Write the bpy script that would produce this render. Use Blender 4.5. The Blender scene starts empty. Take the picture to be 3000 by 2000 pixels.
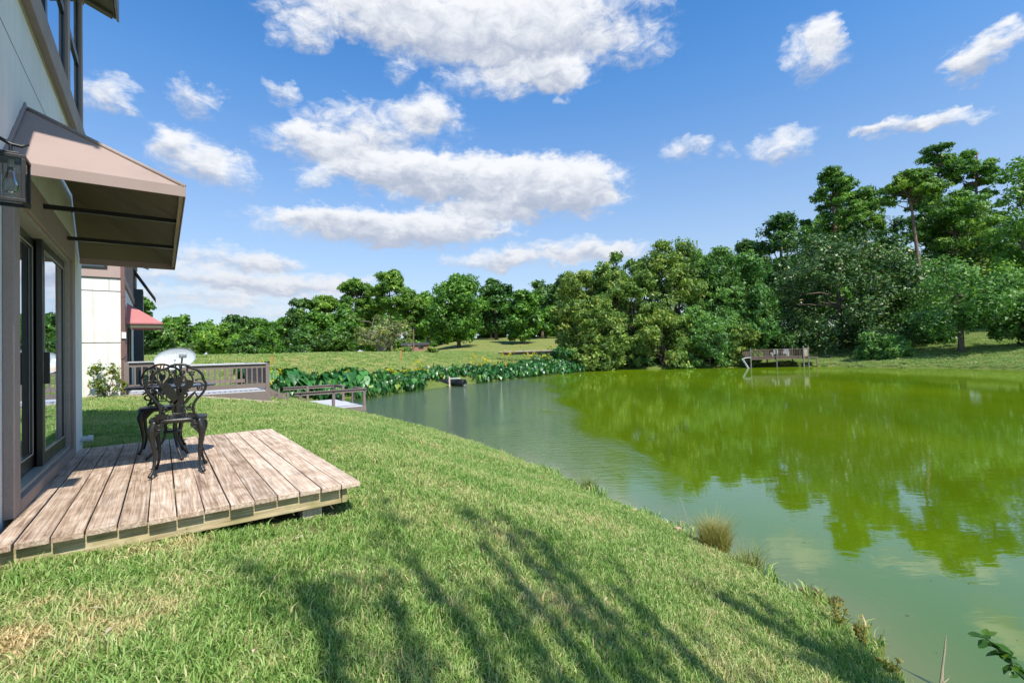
import bpy, math, random
import numpy as np
from mathutils import Vector, Matrix

# ------------------------------------------------------------------ camera
F_PX, CAMZ = 1400.0, 2.85                      # focal length for a 3000 px wide frame, eye height above the pond
PIT, ROL = math.atan(34/1400.0), math.atan(.028)
fw = np.array([0, math.cos(PIT), math.sin(PIT)]); r0 = np.array([1., 0, 0]); u0 = np.cross(r0, fw)
rt = math.cos(ROL)*r0 - math.sin(ROL)*u0; up = math.sin(ROL)*r0 + math.cos(ROL)*u0
sc = bpy.context.scene
COL = sc.collection
cam = bpy.data.cameras.new('camera'); camo = bpy.data.objects.new('camera', cam); COL.objects.link(camo)
cam.lens = 36*F_PX/3000; cam.sensor_width = 36; cam.clip_start = .05; cam.clip_end = 6000
m = Matrix.Identity(4)
for i in range(3):
    m[i][0], m[i][1], m[i][2] = rt[i], up[i], -fw[i]
m[2][3] = CAMZ
camo.matrix_world = m
sc.camera = camo

# house frame: s runs along the house fronts (away), t out from the fronts towards the pond
AZ = math.radians(36.3)
d2 = np.array([-math.sin(AZ), math.cos(AZ)]); p2 = np.array([math.cos(AZ), math.sin(AZ)])

# ------------------------------------------------------------------ sun and sky
SUN_EL, SUN_OFF = math.radians(54.2), math.radians(2.0)
sh = d2*math.cos(SUN_OFF) + p2*math.sin(SUN_OFF)               # where shadows fall
sun_vec = Vector((-sh[0]*math.cos(SUN_EL), -sh[1]*math.cos(SUN_EL), math.sin(SUN_EL)))
sd = bpy.data.lights.new('sun', 'SUN'); sd.energy = 5.0; sd.angle = math.radians(.53); sd.color = (1, .95, .86)
so = bpy.data.objects.new('sun', sd); COL.objects.link(so)
so.rotation_euler = sun_vec.to_track_quat('Z', 'Y').to_euler(); so.location = (10, -20, 40)

class NT:
    """tiny node-tree writer"""
    def __init__(s, tree): s.t = tree; s.n = tree.nodes; s.l = tree.links
    def add(s, typ, ins=None, **kw):
        n = s.n.new(typ)
        for k, v in kw.items(): setattr(n, k, v)
        if ins:
            for k, v in ins.items(): s.set(n.inputs[k], v)
        return n
    def set(s, sock, v):
        if isinstance(v, bpy.types.NodeSocket): s.l.new(v, sock)
        else: sock.default_value = v
    def math(s, op, a, b=None, c=None, clamp=False):
        n = s.n.new('ShaderNodeMath'); n.operation = op; n.use_clamp = clamp
        for i, v in enumerate((a, b, c)):
            if v is not None: s.set(n.inputs[i], v)
        return n.outputs[0]
    def vm(s, op, a, b=None):
        n = s.n.new('ShaderNodeVectorMath'); n.operation = op
        s.set(n.inputs[0], a)
        if b is not None: s.set(n.inputs[1], b)
        return n.outputs['Value'] if op in ('LENGTH', 'DOT_PRODUCT') else n.outputs[0]
    def noise(s, vec, scale, detail=4, rough=.55, dist=0, out='Fac'):
        n = s.add('ShaderNodeTexNoise', {'Scale': scale, 'Detail': detail, 'Roughness': rough, 'Distortion': dist})
        if vec is not None: s.l.new(vec, n.inputs['Vector'])
        return n.outputs[out]
    def ramp(s, fac, stops, interp='LINEAR'):
        n = s.n.new('ShaderNodeValToRGB'); n.color_ramp.interpolation = interp; s.set(n.inputs[0], fac)
        e = n.color_ramp.elements
        while len(e) > 1: e.remove(e[-1])
        e[0].position = stops[0][0]; e[0].color = tuple(stops[0][1])+(1,) if len(stops[0][1]) == 3 else stops[0][1]
        for p, c in stops[1:]:
            q = e.new(p); q.color = tuple(c)+(1,) if len(c) == 3 else c
        return n.outputs[0]
    def mix(s, f, a, b, blend='MIX'):
        n = s.n.new('ShaderNodeMix'); n.data_type = 'RGBA'; n.blend_type = blend
        s.set(n.inputs[0], f)
        for i, v in ((6, a), (7, b)):
            if isinstance(v, tuple) and len(v) == 3: v = v+(1,)
            s.set(n.inputs[i], v)
        return n.outputs[2]
    def remap(s, v, a, b, c=0., d=1., smooth=False):
        n = s.n.new('ShaderNodeMapRange'); n.interpolation_type = 'SMOOTHSTEP' if smooth else 'LINEAR'
        for i, x in enumerate((v, a, b, c, d)): s.set(n.inputs[i], x)
        return n.outputs[0]

w = bpy.data.worlds.new('World'); sc.world = w; w.use_nodes = True
wt = w.node_tree; wt.nodes.clear(); k = NT(wt)
sky = k.add('ShaderNodeTexSky', sky_type='NISHITA', sun_disc=False, sun_elevation=SUN_EL,
            sun_rotation=math.atan2(sun_vec.x, sun_vec.y), altitude=50, air_density=1.0, dust_density=.6, ozone_density=3.0)
tc = k.add('ShaderNodeTexCoord')
dirv = k.vm('NORMALIZE', tc.outputs['Generated'])
sep = k.add('ShaderNodeSeparateXYZ', {0: dirv})
azm = k.math('ARCTAN2', sep.outputs[0], sep.outputs[1])
elv = k.math('ARCSINE', sep.outputs[2])
# clouds: fields of heaped cumulus given by bearing and height over the horizon, ragged by noise
BL = [(-0.232,0.606,0.225,0.037,1),(-0.052,0.595,0.227,0.052,1),(0.133,0.607,0.18,0.047,1),(0.247,0.556,0.095,0.029,0.8),(-0.4,0.565,0.047,0.028,0.9),(-0.142,0.642,0.292,0.03,1),(0.021,0.561,0.092,0.037,0.7),(0.019,0.52,0.138,0.025,1),(0.107,0.53,0.055,0.026,1),(-0.58,0.435,0.037,0.027,1),(-0.704,0.412,0.032,0.027,1),(-0.666,0.392,0.016,0.009,0.7),(-0.441,0.471,0.029,0.016,0.9),(-0.254,0.444,0.146,0.035,1),(-0.387,0.398,0.095,0.026,1),(-0.161,0.467,0.056,0.032,0.8),(-0.323,0.405,0.107,0.025,0.9),(-0.151,0.361,0.213,0.039,1.2),(-0.015,0.341,0.217,0.051,1.3),(0.132,0.334,0.086,0.043,1.2),(0.076,0.3,0.136,0.029,1),(-0.248,0.365,0.103,0.027,1),(-0.301,0.257,0.191,0.031,1.1),(-0.189,0.251,0.175,0.026,1.1),(-0.081,0.275,0.1,0.027,0.9),(-0.382,0.27,0.063,0.021,0.9),(-0.389,0.336,0.035,0.021,0.8),(-0.588,0.352,0.054,0.036,1),(-0.532,0.326,0.058,0.03,1),(-0.613,0.362,0.031,0.017,0.7),(-0.537,0.186,0.108,0.02,1),(-0.467,0.183,0.066,0.014,0.7),(-0.046,0.196,0.087,0.017,1),(0.054,0.187,0.091,0.014,0.9),(0.118,0.214,0.103,0.021,1),(0.207,0.203,0.105,0.017,0.9),(0.583,0.481,0.044,0.04,1),(0.609,0.5,0.025,0.019,0.8),(0.795,0.404,0.043,0.025,1),(0.818,0.421,0.026,0.017,0.9),(0.775,0.393,0.033,0.015,0.9),(0.701,0.334,0.051,0.013,0.9),(0.748,0.328,0.045,0.011,0.8),(0.668,0.341,0.023,0.01,0.9),(0.791,0.318,0.014,0.009,0.7),(0.357,0.369,0.042,0.025,1),(0.432,0.356,0.023,0.013,0.6),(0.523,0.347,0.046,0.023,1),(-0.564,0.150,0.23,0.020,1.0),(-0.603,0.115,0.20,0.014,.9),(-0.423,0.14,0.15,0.016,.85),(-.30,.12,.12,.010,.7),(-0.217,0.53,0.028,0.016,0.5),(0.128,0.484,0.02,0.01,0.5),(-0.027,0.244,0.046,0.007,0.7),(-0.524,0.095,0.16,0.012,0.8)]
# the same kind of cloud goes on round the rest of the sky
_r = random.Random(5)
for _ in range(22):
    _a = _r.choice((-1, 1))*_r.uniform(1.05, 3.1); _e = _r.uniform(.12, .75)
    BL.append((_a, _e, _r.uniform(.06, .24), _r.uniform(.02, .06), _r.uniform(.7, 1.2)))
flat = k.add('ShaderNodeCombineXYZ', {0: azm, 1: elv, 2: 0.})
wv = k.add('ShaderNodeCombineXYZ', {0: k.math('MULTIPLY', azm, .8), 1: k.math('MULTIPLY', elv, 1.35), 2: 0.}).outputs[0]
warp1 = k.noise(wv, 14, 5, .55, out='Color'); warp2 = k.noise(wv, 45, 4, .6, out='Color')
wsum = k.vm('ADD', k.vm('MULTIPLY', k.vm('SUBTRACT', warp1, (.5, .5, .5)), (.10, .065, 0)), k.vm('MULTIPLY', k.vm('SUBTRACT', warp2, (.5, .5, .5)), (.04, .03, 0)))
pos = k.vm('ADD', flat.outputs[0], wsum)
hs = k.add('ShaderNodeHueSaturation', {'Hue': .505, 'Saturation': 1.15, 'Value': 1.0, 'Color': sky.outputs[0]})
skyc = k.mix(1., hs.outputs[0], k.mix(k.remap(elv, .05, .5), (1.05, 1.20, 1.27), (1.0, 1.70, 1.90)), 'MULTIPLY')
hz = k.remap(elv, .0, .66, .92, 0.)                                # pale air low over the horizon
hz = k.math('MULTIPLY', hz, hz)
skyc = k.mix(hz, skyc, (5.9, 6.6, 7.5))
nz = k.noise(wv, 30, 9, .66, .5)
nz2 = k.noise(wv, 8, 5, .55, .3)
hz2 = k.remap(elv, .02, .32, .60, 0.)
CG = [0]
SKY_STR = .088
def clouds(blobs):
    """node group: one stretch of sky with its heaps of cloud"""
    g_ = bpy.data.node_groups.new('cloud_stretch', 'ShaderNodeTree'); CG[0] += 1
    for nm_, ty_ in (('pos', 'NodeSocketVector'), ('nz', 'NodeSocketFloat'), ('nz2', 'NodeSocketFloat'), ('low', 'NodeSocketFloat'), ('sky', 'NodeSocketColor')):
        g_.interface.new_socket(nm_, in_out='INPUT', socket_type=ty_)
    g_.interface.new_socket('out', in_out='OUTPUT', socket_type='NodeSocketShader')
    q_ = NT(g_); gi = g_.nodes.new('NodeGroupInput'); go = g_.nodes.new('NodeGroupOutput')
    pos, nz, nz2, low, skc = (gi.outputs[i] for i in range(5))
    dens = bot = None; pa = pe = 0.
    for (a, e, ra, re, wg) in blobs:
        pos = q_.vm('SUBTRACT', pos, (a-pa, e-pe, 0)); pa, pe = a, e
        q = q_.vm('MULTIPLY', pos, (1/ra/1.38, 1/re/1.38, 0))
        g = q_.math('MAXIMUM', q_.math('MULTIPLY_ADD', q_.vm('DOT_PRODUCT', q, q), -wg, wg), 0.)
        b = q_.math('MULTIPLY', g, q_.vm('DOT_PRODUCT', q, (0., 1., 0.)))
        if dens is None: dens, bot = g, b
        else: dens = q_.math('ADD', dens, g); bot = q_.math('ADD', bot, b)
    d_ = q_.math('ADD', dens, q_.math('MULTIPLY', q_.math('SUBTRACT', nz, .5), 2.3))
    d_ = q_.math('ADD', d_, q_.math('MULTIPLY', q_.math('SUBTRACT', nz2, .5), 1.1))
    d_ = q_.math('MULTIPLY', d_, q_.remap(dens, 0., .22))
    alpha = q_.math('MULTIPLY', q_.remap(d_, .0, 1.45, 0, 1, True), .97)
    relb = q_.math('DIVIDE', bot, q_.math('ADD', dens, .05))               # + towards the top of a heap
    shade = q_.math('ADD', relb, q_.math('MULTIPLY', q_.math('SUBTRACT', nz, .5), 1.2))
    shade = q_.math('SUBTRACT', shade, q_.math('MULTIPLY', q_.remap(dens, .5, 2.2), .22))
    lit = q_.remap(shade, -.75, .25, 0, 1, True)
    cc = q_.mix(low, q_.mix(lit, (3.7, 4.2, 5.3), (7.9, 8.05, 8.3)), (5.3, 5.6, 6.4))
    q_.l.new(q_.add('ShaderNodeBackground', {'Color': q_.mix(alpha, skc, cc), 'Strength': SKY_STR}).outputs[0], go.inputs[0])
    n_ = k.n.new('ShaderNodeGroup'); n_.node_tree = g_
    return n_
def use_clouds(n_):
    for i, v in enumerate((pos, nz, nz2, hz2, skyc)): k.l.new(v, n_.inputs[i])
    return n_.outputs[0]
plain = k.add('ShaderNodeBackground', {'Color': skyc, 'Strength': SKY_STR}).outputs[0]
cuts = [-1.9, -.95, -.56, -.36, -.20, -.04, .12, .40, .95, 1.9]        # stretches by bearing
edges = [-3.2]+cuts+[3.2]
def tree_(i0, i1):
    if i1-i0 == 1:
        lo, hi = edges[i0], edges[i1]
        bs = [b for b in BL if b[0]+b[2]*1.38+.055 > lo and b[0]-b[2]*1.38-.055 < hi]
        return use_clouds(clouds(bs)) if bs else plain
    mid = (i0+i1)//2
    return k.add('ShaderNodeMixShader', {0: k.math('GREATER_THAN', azm, edges[mid]), 1: tree_(i0, mid), 2: tree_(mid, i1)}).outputs[0]
body = k.add('ShaderNodeMixShader', {0: k.math('GREATER_THAN', elv, .055), 1: plain, 2: tree_(0, len(edges)-1)}).outputs[0]
ow = k.add('ShaderNodeOutputWorld', {0: body})
w.cycles.sampling_method = 'MANUAL'; w.cycles.sample_map_resolution = 512

sc.view_settings.view_transform = 'Standard'; sc.view_settings.look = 'None'
sc.view_settings.exposure = 0.47; sc.view_settings.gamma = 1.0; sc.view_settings.use_curve_mapping = False
sc.cycles.max_bounces = 6; sc.cycles.transparent_max_bounces = 12
sc.cycles.use_adaptive_sampling = True; sc.cycles.use_denoising = True

# ------------------------------------------------------------------ placing helpers
def ray(u, v): return fw + rt*(u-1500)/F_PX - up*(v-1000)/F_PX
def aty(u, v, y):
    d = ray(u, v); q = d*(y/d[1]); q[2] += CAMZ; return q
def ground_xy(u, y):
    d = ray(u, 1030); return d[0]*y/d[1], y
def HF(t, s, z):                                    # house frame (z relative to the eye) to world
    return Vector((s*d2[0]+t*p2[0], s*d2[1]+t*p2[1], z+CAMZ))
def to_st(x, y): return x*d2[0]+y*d2[1], x*p2[0]+y*p2[1]

# ------------------------------------------------------------------ terrain
SH = [(8,-12),(4.6,-4),(3.4,0),(3.0,2.4),(3.02,3.7),(3.16,4.67),(3.08,5.22),(2.91,5.7),(2.68,6.38),(2.46,7.26),(2.08,8.04),(1.48,9.15),(.65,10.99),(-.8,13.8),(-3.14,17.57),(-6.97,22.51),(-10.5,27),(-12.8,30.3),(-12.8,32.6),(-10.2,33.8),(-8.4,38.6),(-5.6,43),(-.1,52.6),(6.4,61.3),(13.9,69.5),(19.2,68.5),(25.9,66.5),(31.7,65.5),(39.3,61.0),(41.8,53.5),(44.9,48.5),(45.9,43),(50,30),(50,5),(40,-15),(22,-22)]
def catmull(P, n=6):
    P = np.array(P, float); N = len(P); out = []
    for i in range(N):
        a, b, c, d = P[i-1], P[i], P[(i+1) % N], P[(i+2) % N]
        for j in range(n):
            t = j/n
            out.append(.5*((2*b)+(-a+c)*t+(2*a-5*b+4*c-d)*t*t+(-a+3*b-3*c+d)*t**3))
    return np.array(out)
SHP = catmull(SH)
rs = np.random.RandomState(3)
SHP = SHP + rs.uniform(-.05, .05, SHP.shape)
def shore_dist(x, y):
    """distance to the waterline, positive on land"""
    x = np.asarray(x, float); y = np.asarray(y, float)
    best = np.full(x.shape, 1e9); inside = np.zeros(x.shape, bool)
    A = SHP; B = np.roll(SHP, -1, 0)
    for (ax, ay), (bx, by) in zip(A, B):
        dx, dy = bx-ax, by-ay; L = dx*dx+dy*dy+1e-9
        t = np.clip(((x-ax)*dx+(y-ay)*dy)/L, 0, 1)
        best = np.minimum(best, (x-ax-t*dx)**2+(y-ay-t*dy)**2)
        c = ((ay > y) != (by > y)) & (x < (bx-ax)*(y-ay)/(by-ay+1e-12)+ax)
        inside ^= c
    D = np.sqrt(best)
    return np.where(inside, -D, D)
def sstep(x, a, b):
    t = np.clip((x-a)/(b-a), 0, 1); return t*t*(3-2*t)
def fbm2(x, y, f, seed=0, oct=4):
    """cheap smooth value noise"""
    r = np.random.RandomState(seed); tot = 0; amp = 1.; nrm = 0
    for o in range(oct):
        a, b, c, e = r.uniform(0, 6.28, 4); th = r.uniform(0, 6.28)
        xr = x*math.cos(th)-y*math.sin(th); yr = x*math.sin(th)+y*math.cos(th)
        tot = tot + amp*np.sin(xr*f+a+1.7*np.sin(yr*f*.7+b))*np.sin(yr*f*1.1+c+1.3*np.sin(xr*f*.6+e)); nrm += amp
        f *= 2.1; amp *= .5
    return tot/nrm
T_HOUSE = ([0,.12,.35,2,3.5,4.4,5.2,6,8.2,12,40,400],[-2.80,-2.70,-2.60,-2.06,-1.47,-1.18,-1.12,-1.08,-1.05,-.95,-.7,0])
T_HOUSE2 = ([0,.12,.35,2,4,5,6,7.2,8.6,12,40,400],[-2.80,-2.70,-2.60,-2.15,-1.62,-1.42,-1.24,-1.06,-.94,-.9,-.7,0])
T_DAM = ([0,.5,2.5,8,14,18,24,40,80,200,1500],[-2.80,-2.6,-2.1,-.75,.42,.55,.45,-.2,-.3,.3,3])
T_MID = ([0,.5,2.5,8,14,22,34,50,75,200,1500],[-2.80,-2.6,-2.1,-1.0,-.1,.6,1.6,3.4,4.9,8,12])
T_RIGHT = ([0,.4,1.5,6,15,30,60,200,1500],[-2.80,-2.55,-2.25,-1.7,-.4,1.6,3.5,8,14])
def height(x, y, D=None):
    x = np.asarray(x, float); y = np.asarray(y, float)
    if D is None: D = shore_dist(x, y)
    s, t = to_st(x, y)
    wf = np.maximum(sstep(s, 25, 34), sstep(t, 14, 30))
    ratio = x/np.maximum(y, 1.)
    ratio = np.where(y < 1, 1.0, ratio)
    Dp = np.maximum(D, 0)
    zd, zm, zr = (np.interp(Dp, *T) for T in (T_DAM, T_MID, T_RIGHT))
    a = sstep(ratio, -.27, -.06); b = sstep(ratio, .12, .42)
    zf = zd*(1-a)+zm*a; zf = zf*(1-b)+zr*b
    hb = sstep(s, 8, 15); zh = np.interp(Dp, *T_HOUSE)*(1-hb) + np.interp(Dp, *T_HOUSE2)*hb - .18*sstep(-s, -2, 4)*(Dp > 3)*sstep(Dp, 3, 6)
    z = zh*(1-wf)+zf*wf
    z = z + .035*fbm2(x, y, .9, 1)*sstep(Dp, .3, 2) + .10*fbm2(x, y, .22, 2)*sstep(Dp, 6, 20)*wf + .5*fbm2(x, y, .05, 4)*sstep(Dp, 20, 60)*wf
    z = np.where(D < 0, -2.80+np.maximum(D*.42, -1.6), z)
    return z + CAMZ
def gz(x, y): return float(height(np.array([x]), np.array([y]))[0])
def gst(t, s): v = HF(t, s, 0); return gz(v.x, v.y)

# ------------------------------------------------------------------ mesh helpers
def link(o, parent=None):
    COL.objects.link(o)
    if parent is not None: o.parent = parent
    return o
def tag(o, label=None, cat=None, group=None, kind=None):
    if label: o['label'] = label
    if cat: o['category'] = cat
    if group: o['group'] = group
    if kind: o['kind'] = kind
    return o
def empty(name, loc, rz=0., label=None, cat=None, group=None):
    o = bpy.data.objects.new(name, None); o.empty_display_size = .2
    o.location = loc; o.rotation_euler = (0, 0, rz); COL.objects.link(o)
    return tag(o, label, cat, group)
def fast_mesh(name, V, Fc, smooth=False, tint=None):
    """V (n,3), Fc (m,k) all faces with k corners"""
    V = np.ascontiguousarray(V, np.float32); Fc = np.ascontiguousarray(Fc, np.int32)
    me = bpy.data.meshes.new(name); me.vertices.add(len(V)); me.vertices.foreach_set('co', V.ravel())
    mm, kk = Fc.shape
    me.loops.add(mm*kk); me.loops.foreach_set('vertex_index', Fc.ravel())
    me.polygons.add(mm); me.polygons.foreach_set('loop_start', np.arange(0, mm*kk, kk, dtype=np.int32))
    if smooth: me.polygons.foreach_set('use_smooth', np.ones(mm, bool))
    if tint is not None:
        a = me.attributes.new('tint', 'FLOAT', 'POINT'); a.data.foreach_set('value', np.ascontiguousarray(tint, np.float32))
    me.update(calc_edges=True); me.validate()
    return me
class MB:
    """collects boxes, bars, tubes; build() links them as one mesh object. org is subtracted."""
    def __init__(s, org=(0, 0, 0)): s.v = []; s.f = []; s.o = np.array(org, float)
    def pts(s, P, F):
        b = len(s.v); s.v += [tuple(np.array(p, float)-s.o) for p in P]; s.f += [tuple(i+b for i in f) for f in F]; return s
    def box(s, x0, x1, y0, y1, z0, z1):
        P = [(x0,y0,z0),(x1,y0,z0),(x1,y1,z0),(x0,y1,z0),(x0,y0,z1),(x1,y0,z1),(x1,y1,z1),(x0,y1,z1)]
        return s.pts(P, [(3,2,1,0),(4,5,6,7),(0,1,5,4),(1,2,6,5),(2,3,7,6),(3,0,4,7)])
    def bar(s, a, b, w, h, upv=(0, 0, 1)):
        a = np.array(a, float); b = np.array(b, float); d = b-a; d /= np.linalg.norm(d); u = np.array(upv, float)
        x = np.cross(d, u); n = np.linalg.norm(x)
        if n < 1e-6: u = np.array((1., 0, 0)); x = np.cross(d, u); n = np.linalg.norm(x)
        x /= n; u = np.cross(x, d)
        P = [q+sx*x*w/2+su*u*h/2 for q in (a, b) for sx, su in ((-1,-1),(1,-1),(1,1),(-1,1))]
        return s.pts(P, [(0,1,2,3),(7,6,5,4),(0,4,5,1),(1,5,6,2),(2,6,7,3),(3,7,4,0)])
    def prism(s, poly, ax, a, b):
        """poly in the two other axes, extruded along axis ax from a to b"""
        def mk(p, c):
            l = list(p); l.insert(ax, c); return tuple(l)
        n = len(poly)
        P = [mk(p, a) for p in poly]+[mk(p, b) for p in poly]
        F = [tuple(range(n-1, -1, -1)), tuple(range(n, 2*n))]+[(i, (i+1) % n, n+(i+1) % n, n+i) for i in range(n)]
        return s.pts(P, F)
    def tube(s, path, r, n=6, close=False, cap=True):
        P = np.array(path, float); N = len(P)
        R = np.full(N, r) if np.isscalar(r) else np.array(r, float)
        T = np.zeros_like(P)
        for i in range(N):
            a = P[i-1] if (i > 0 or close) else P[i]; c = P[(i+1) % N] if (i < N-1 or close) else P[i]
            T[i] = c-a; T[i] /= np.linalg.norm(T[i])+1e-12
        u = np.cross(T[0], (0, 0, 1.)); 
        if np.linalg.norm(u) < .05: u = np.cross(T[0], (1., 0, 0))
        u /= np.linalg.norm(u); V = []
        for i in range(N):
            u = u-T[i]*(u@T[i]); u /= np.linalg.norm(u)+1e-12; b = np.cross(T[i], u)
            for j in range(n):
                a = 2*math.pi*j/n; V.append(P[i]+R[i]*(math.cos(a)*u+math.sin(a)*b))
        F = []
        for i in range(N if close else N-1):
            i2 = (i+1) % N
            for j in range(n): F.append((i*n+j, i*n+(j+1) % n, i2*n+(j+1) % n, i2*n+j))
        if cap and not close: F += [tuple(range(n-1, -1, -1)), tuple((N-1)*n+j for j in range(n))]
        return s.pts(V, F)
    def ring(s, ax, a, b, r, h):
        """rectangular frame: r = (x0, x1, y0, y1) outer in the two axes other than ax, h = widths (left, right, bottom, top); a..b along ax"""
        x0, x1, y0, y1 = r; l, rr, bo, to = h
        O = [(x0, y0), (x1, y0), (x1, y1), (x0, y1)]; I = [(x0+l, y0+bo), (x1-rr, y0+bo), (x1-rr, y1-to), (x0+l, y1-to)]
        def mk(p, c):
            q = list(p); q.insert(ax, c); return tuple(q)
        P = [mk(p, c) for c in (a, b) for p in O+I]
        F = []
        for i in range(4):
            j = (i+1) % 4
            F += [(i, j, 4+j, 4+i), (8+j, 8+i, 12+i, 12+j), (i, 8+i, 8+j, j), (4+i, 4+j, 12+j, 12+i)]
        return s.pts(P, F)
    def lathe(s, prof, c=(0, 0, 0), n=16):
        V = []; F = []
        for r, z in prof:
            for j in range(n):
                a = 2*math.pi*j/n; V.append((c[0]+r*math.cos(a), c[1]+r*math.sin(a), c[2]+z))
        for i in range(len(prof)-1):
            for j in range(n): F.append((i*n+j, i*n+(j+1) % n, (i+1)*n+(j+1) % n, (i+1)*n+j))
        F += [tuple(range(n-1, -1, -1)), tuple((len(prof)-1)*n+j for j in range(n))]
        return s.pts(V, F)
    def mesh(s, name, smooth=False):
        me = bpy.data.meshes.new(name); me.from_pydata(s.v, [], s.f); me.update()
        if smooth:
            for p in me.polygons: p.use_smooth = True
        return me
    def build(s, name, mat, parent=None, smooth=False, bevel=0., loc=None, rz=0.):
        o = bpy.data.objects.new(name, s.mesh(name, smooth)); o.data.materials.append(mat); link(o, parent)
        if loc is not None: o.location = loc
        if rz: o.rotation_euler = (0, 0, rz)
        if bevel:
            b = o.modifiers.new('bevel', 'BEVEL'); b.width = bevel; b.segments = 2; b.limit_method = 'ANGLE'; b.angle_limit = math.radians(40)
        return o
def obj(name, me, mat, parent=None, loc=None, rot=None, scale=None):
    o = bpy.data.objects.new(name, me)
    if mat is not None and len(me.materials) == 0: me.materials.append(mat)
    link(o, parent)
    if loc is not None: o.location = loc
    if rot is not None: o.rotation_euler = rot
    if scale is not None: o.scale = scale
    return o

def text_mesh(body, size, extrude):
    cu = bpy.data.curves.new('lettering', 'FONT'); cu.body = body; cu.size = size; cu.extrude = extrude; cu.align_x = 'CENTER'
    tmp = bpy.data.objects.new('tmp', cu); COL.objects.link(tmp); dg = bpy.context.evaluated_depsgraph_get()
    tm = bpy.data.meshes.new_from_object(tmp.evaluated_get(dg)); bpy.data.objects.remove(tmp)
    return tm
DISH_TEXT = text_mesh('DIRECTV', .085, .0012)
# ------------------------------------------------------------------ materials
MATS = {}
def mat(name):
    m_ = bpy.data.materials.new(name); m_.use_nodes = True; m_.node_tree.nodes.clear(); MATS[name] = m_
    return m_, NT(m_.node_tree)
def out(k, sh_): k.add('ShaderNodeOutputMaterial', {0: sh_})
def principled(k, col, rough=.6, normal=None, metal=0., spec=.5):
    ins = {'Base Color': col if not isinstance(col, tuple) else col+(1,)*(4-len(col)), 'Roughness': rough, 'Metallic': metal, 'Specular IOR Level': spec}
    if normal is not None: ins['Normal'] = normal
    return k.add('ShaderNodeBsdfPrincipled', ins).outputs[0]
def bump(k, h, strength=.3, dist=.01): return k.add('ShaderNodeBump', {'Height': h, 'Strength': strength, 'Distance': dist}).outputs[0]
def painted(name, col, rough=.6, grain=40, bstr=.25, var=.18, metal=0., dirt=.25, dist=.003):
    m_, k = mat(name); co = k.add('ShaderNodeTexCoord').outputs['Object']
    n1 = k.noise(co, grain, 6); n2 = k.noise(co, 2.3, 5, .6)
    dark = tuple(c*(1-var*2) for c in col); c = k.mix(k.remap(n1, .3, .7), dark, col)
    c = k.mix(k.math('MULTIPLY', k.remap(n2, .48, .75), dirt), c, tuple(x*.45+.02 for x in col))
    out(k, principled(k, c, k.remap(n2, .3, .7, rough-.08, rough+.1), bump(k, n1, bstr, dist), metal)); return m_
def wood(name, cols, rough=.75, axis=1, streak=1.0, moss=False):
    """weathered plank: grain along the object's axis"""
    m_, k = mat(name); tc_ = k.add('ShaderNodeTexCoord').outputs['Object']
    oi = k.add('ShaderNodeObjectInfo').outputs['Random']
    off = k.add('ShaderNodeCombineXYZ', {0: k.math('MULTIPLY', oi, 37.), 1: k.math('MULTIPLY', oi, 91.), 2: k.math('MULTIPLY', oi, 13.)}).outputs[0]
    co = k.vm('ADD', tc_, off)
    sc1 = [40., 40., 40.]; sc1[axis] = 1.1
    sc2 = [150., 150., 150.]; sc2[axis] = 5.
    g1 = k.noise(k.vm('MULTIPLY', co, tuple(sc1)), 1., 5, .6, 1.6)
    g2 = k.noise(k.vm('MULTIPLY', co, tuple(sc2)), 1., 3, .6, .6)
    sc3 = [16., 16., 16.]; sc3[axis] = .75
    wv_ = k.math('FRACT', k.math('MULTIPLY', k.noise(k.vm('MULTIPLY', co, tuple(sc3)), .5, 2, .5, .5), 9.))
    ring = k.math('ABSOLUTE', k.math('SUBTRACT', wv_, .5))
    blot = k.noise(co, 5., 5, .65)
    c = k.ramp(k.math('ADD', k.math('MULTIPLY', g1, .6), k.math('MULTIPLY', blot, .4)), [(.34, cols[0]), (.46, cols[1]), (.54, cols[2]), (.66, cols[3])])
    c = k.mix(k.math('MULTIPLY', k.remap(ring, .0, .22, .6, 0.), streak), c, tuple(x*.40 for x in cols[1]))
    c = k.mix(k.remap(g2, .56, .7, 0, .45), c, tuple(x*.45 for x in cols[0]))
    c = k.mix(k.math('MULTIPLY', k.math('SUBTRACT', oi, .5), .5), c, cols[3])
    bri = k.math('MULTIPLY_ADD', oi, .3, .85)
    c = k.mix(1., c, k.add('ShaderNodeCombineXYZ', {0: bri, 1: bri, 2: bri}).outputs[0], 'MULTIPLY')
    if moss:
        mo = k.math('MULTIPLY', k.remap(k.noise(tc_, 7., 4), .45, .65), .5)
        c = k.mix(mo, c, (.17, .19, .05))
    h = k.math('ADD', k.math('MULTIPLY', g1, .6), k.math('ADD', k.math('MULTIPLY', g2, .5), k.math('MULTIPLY', ring, .3)))
    out(k, principled(k, c, rough, bump(k, h, .55, .004), spec=.3)); return m_
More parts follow.
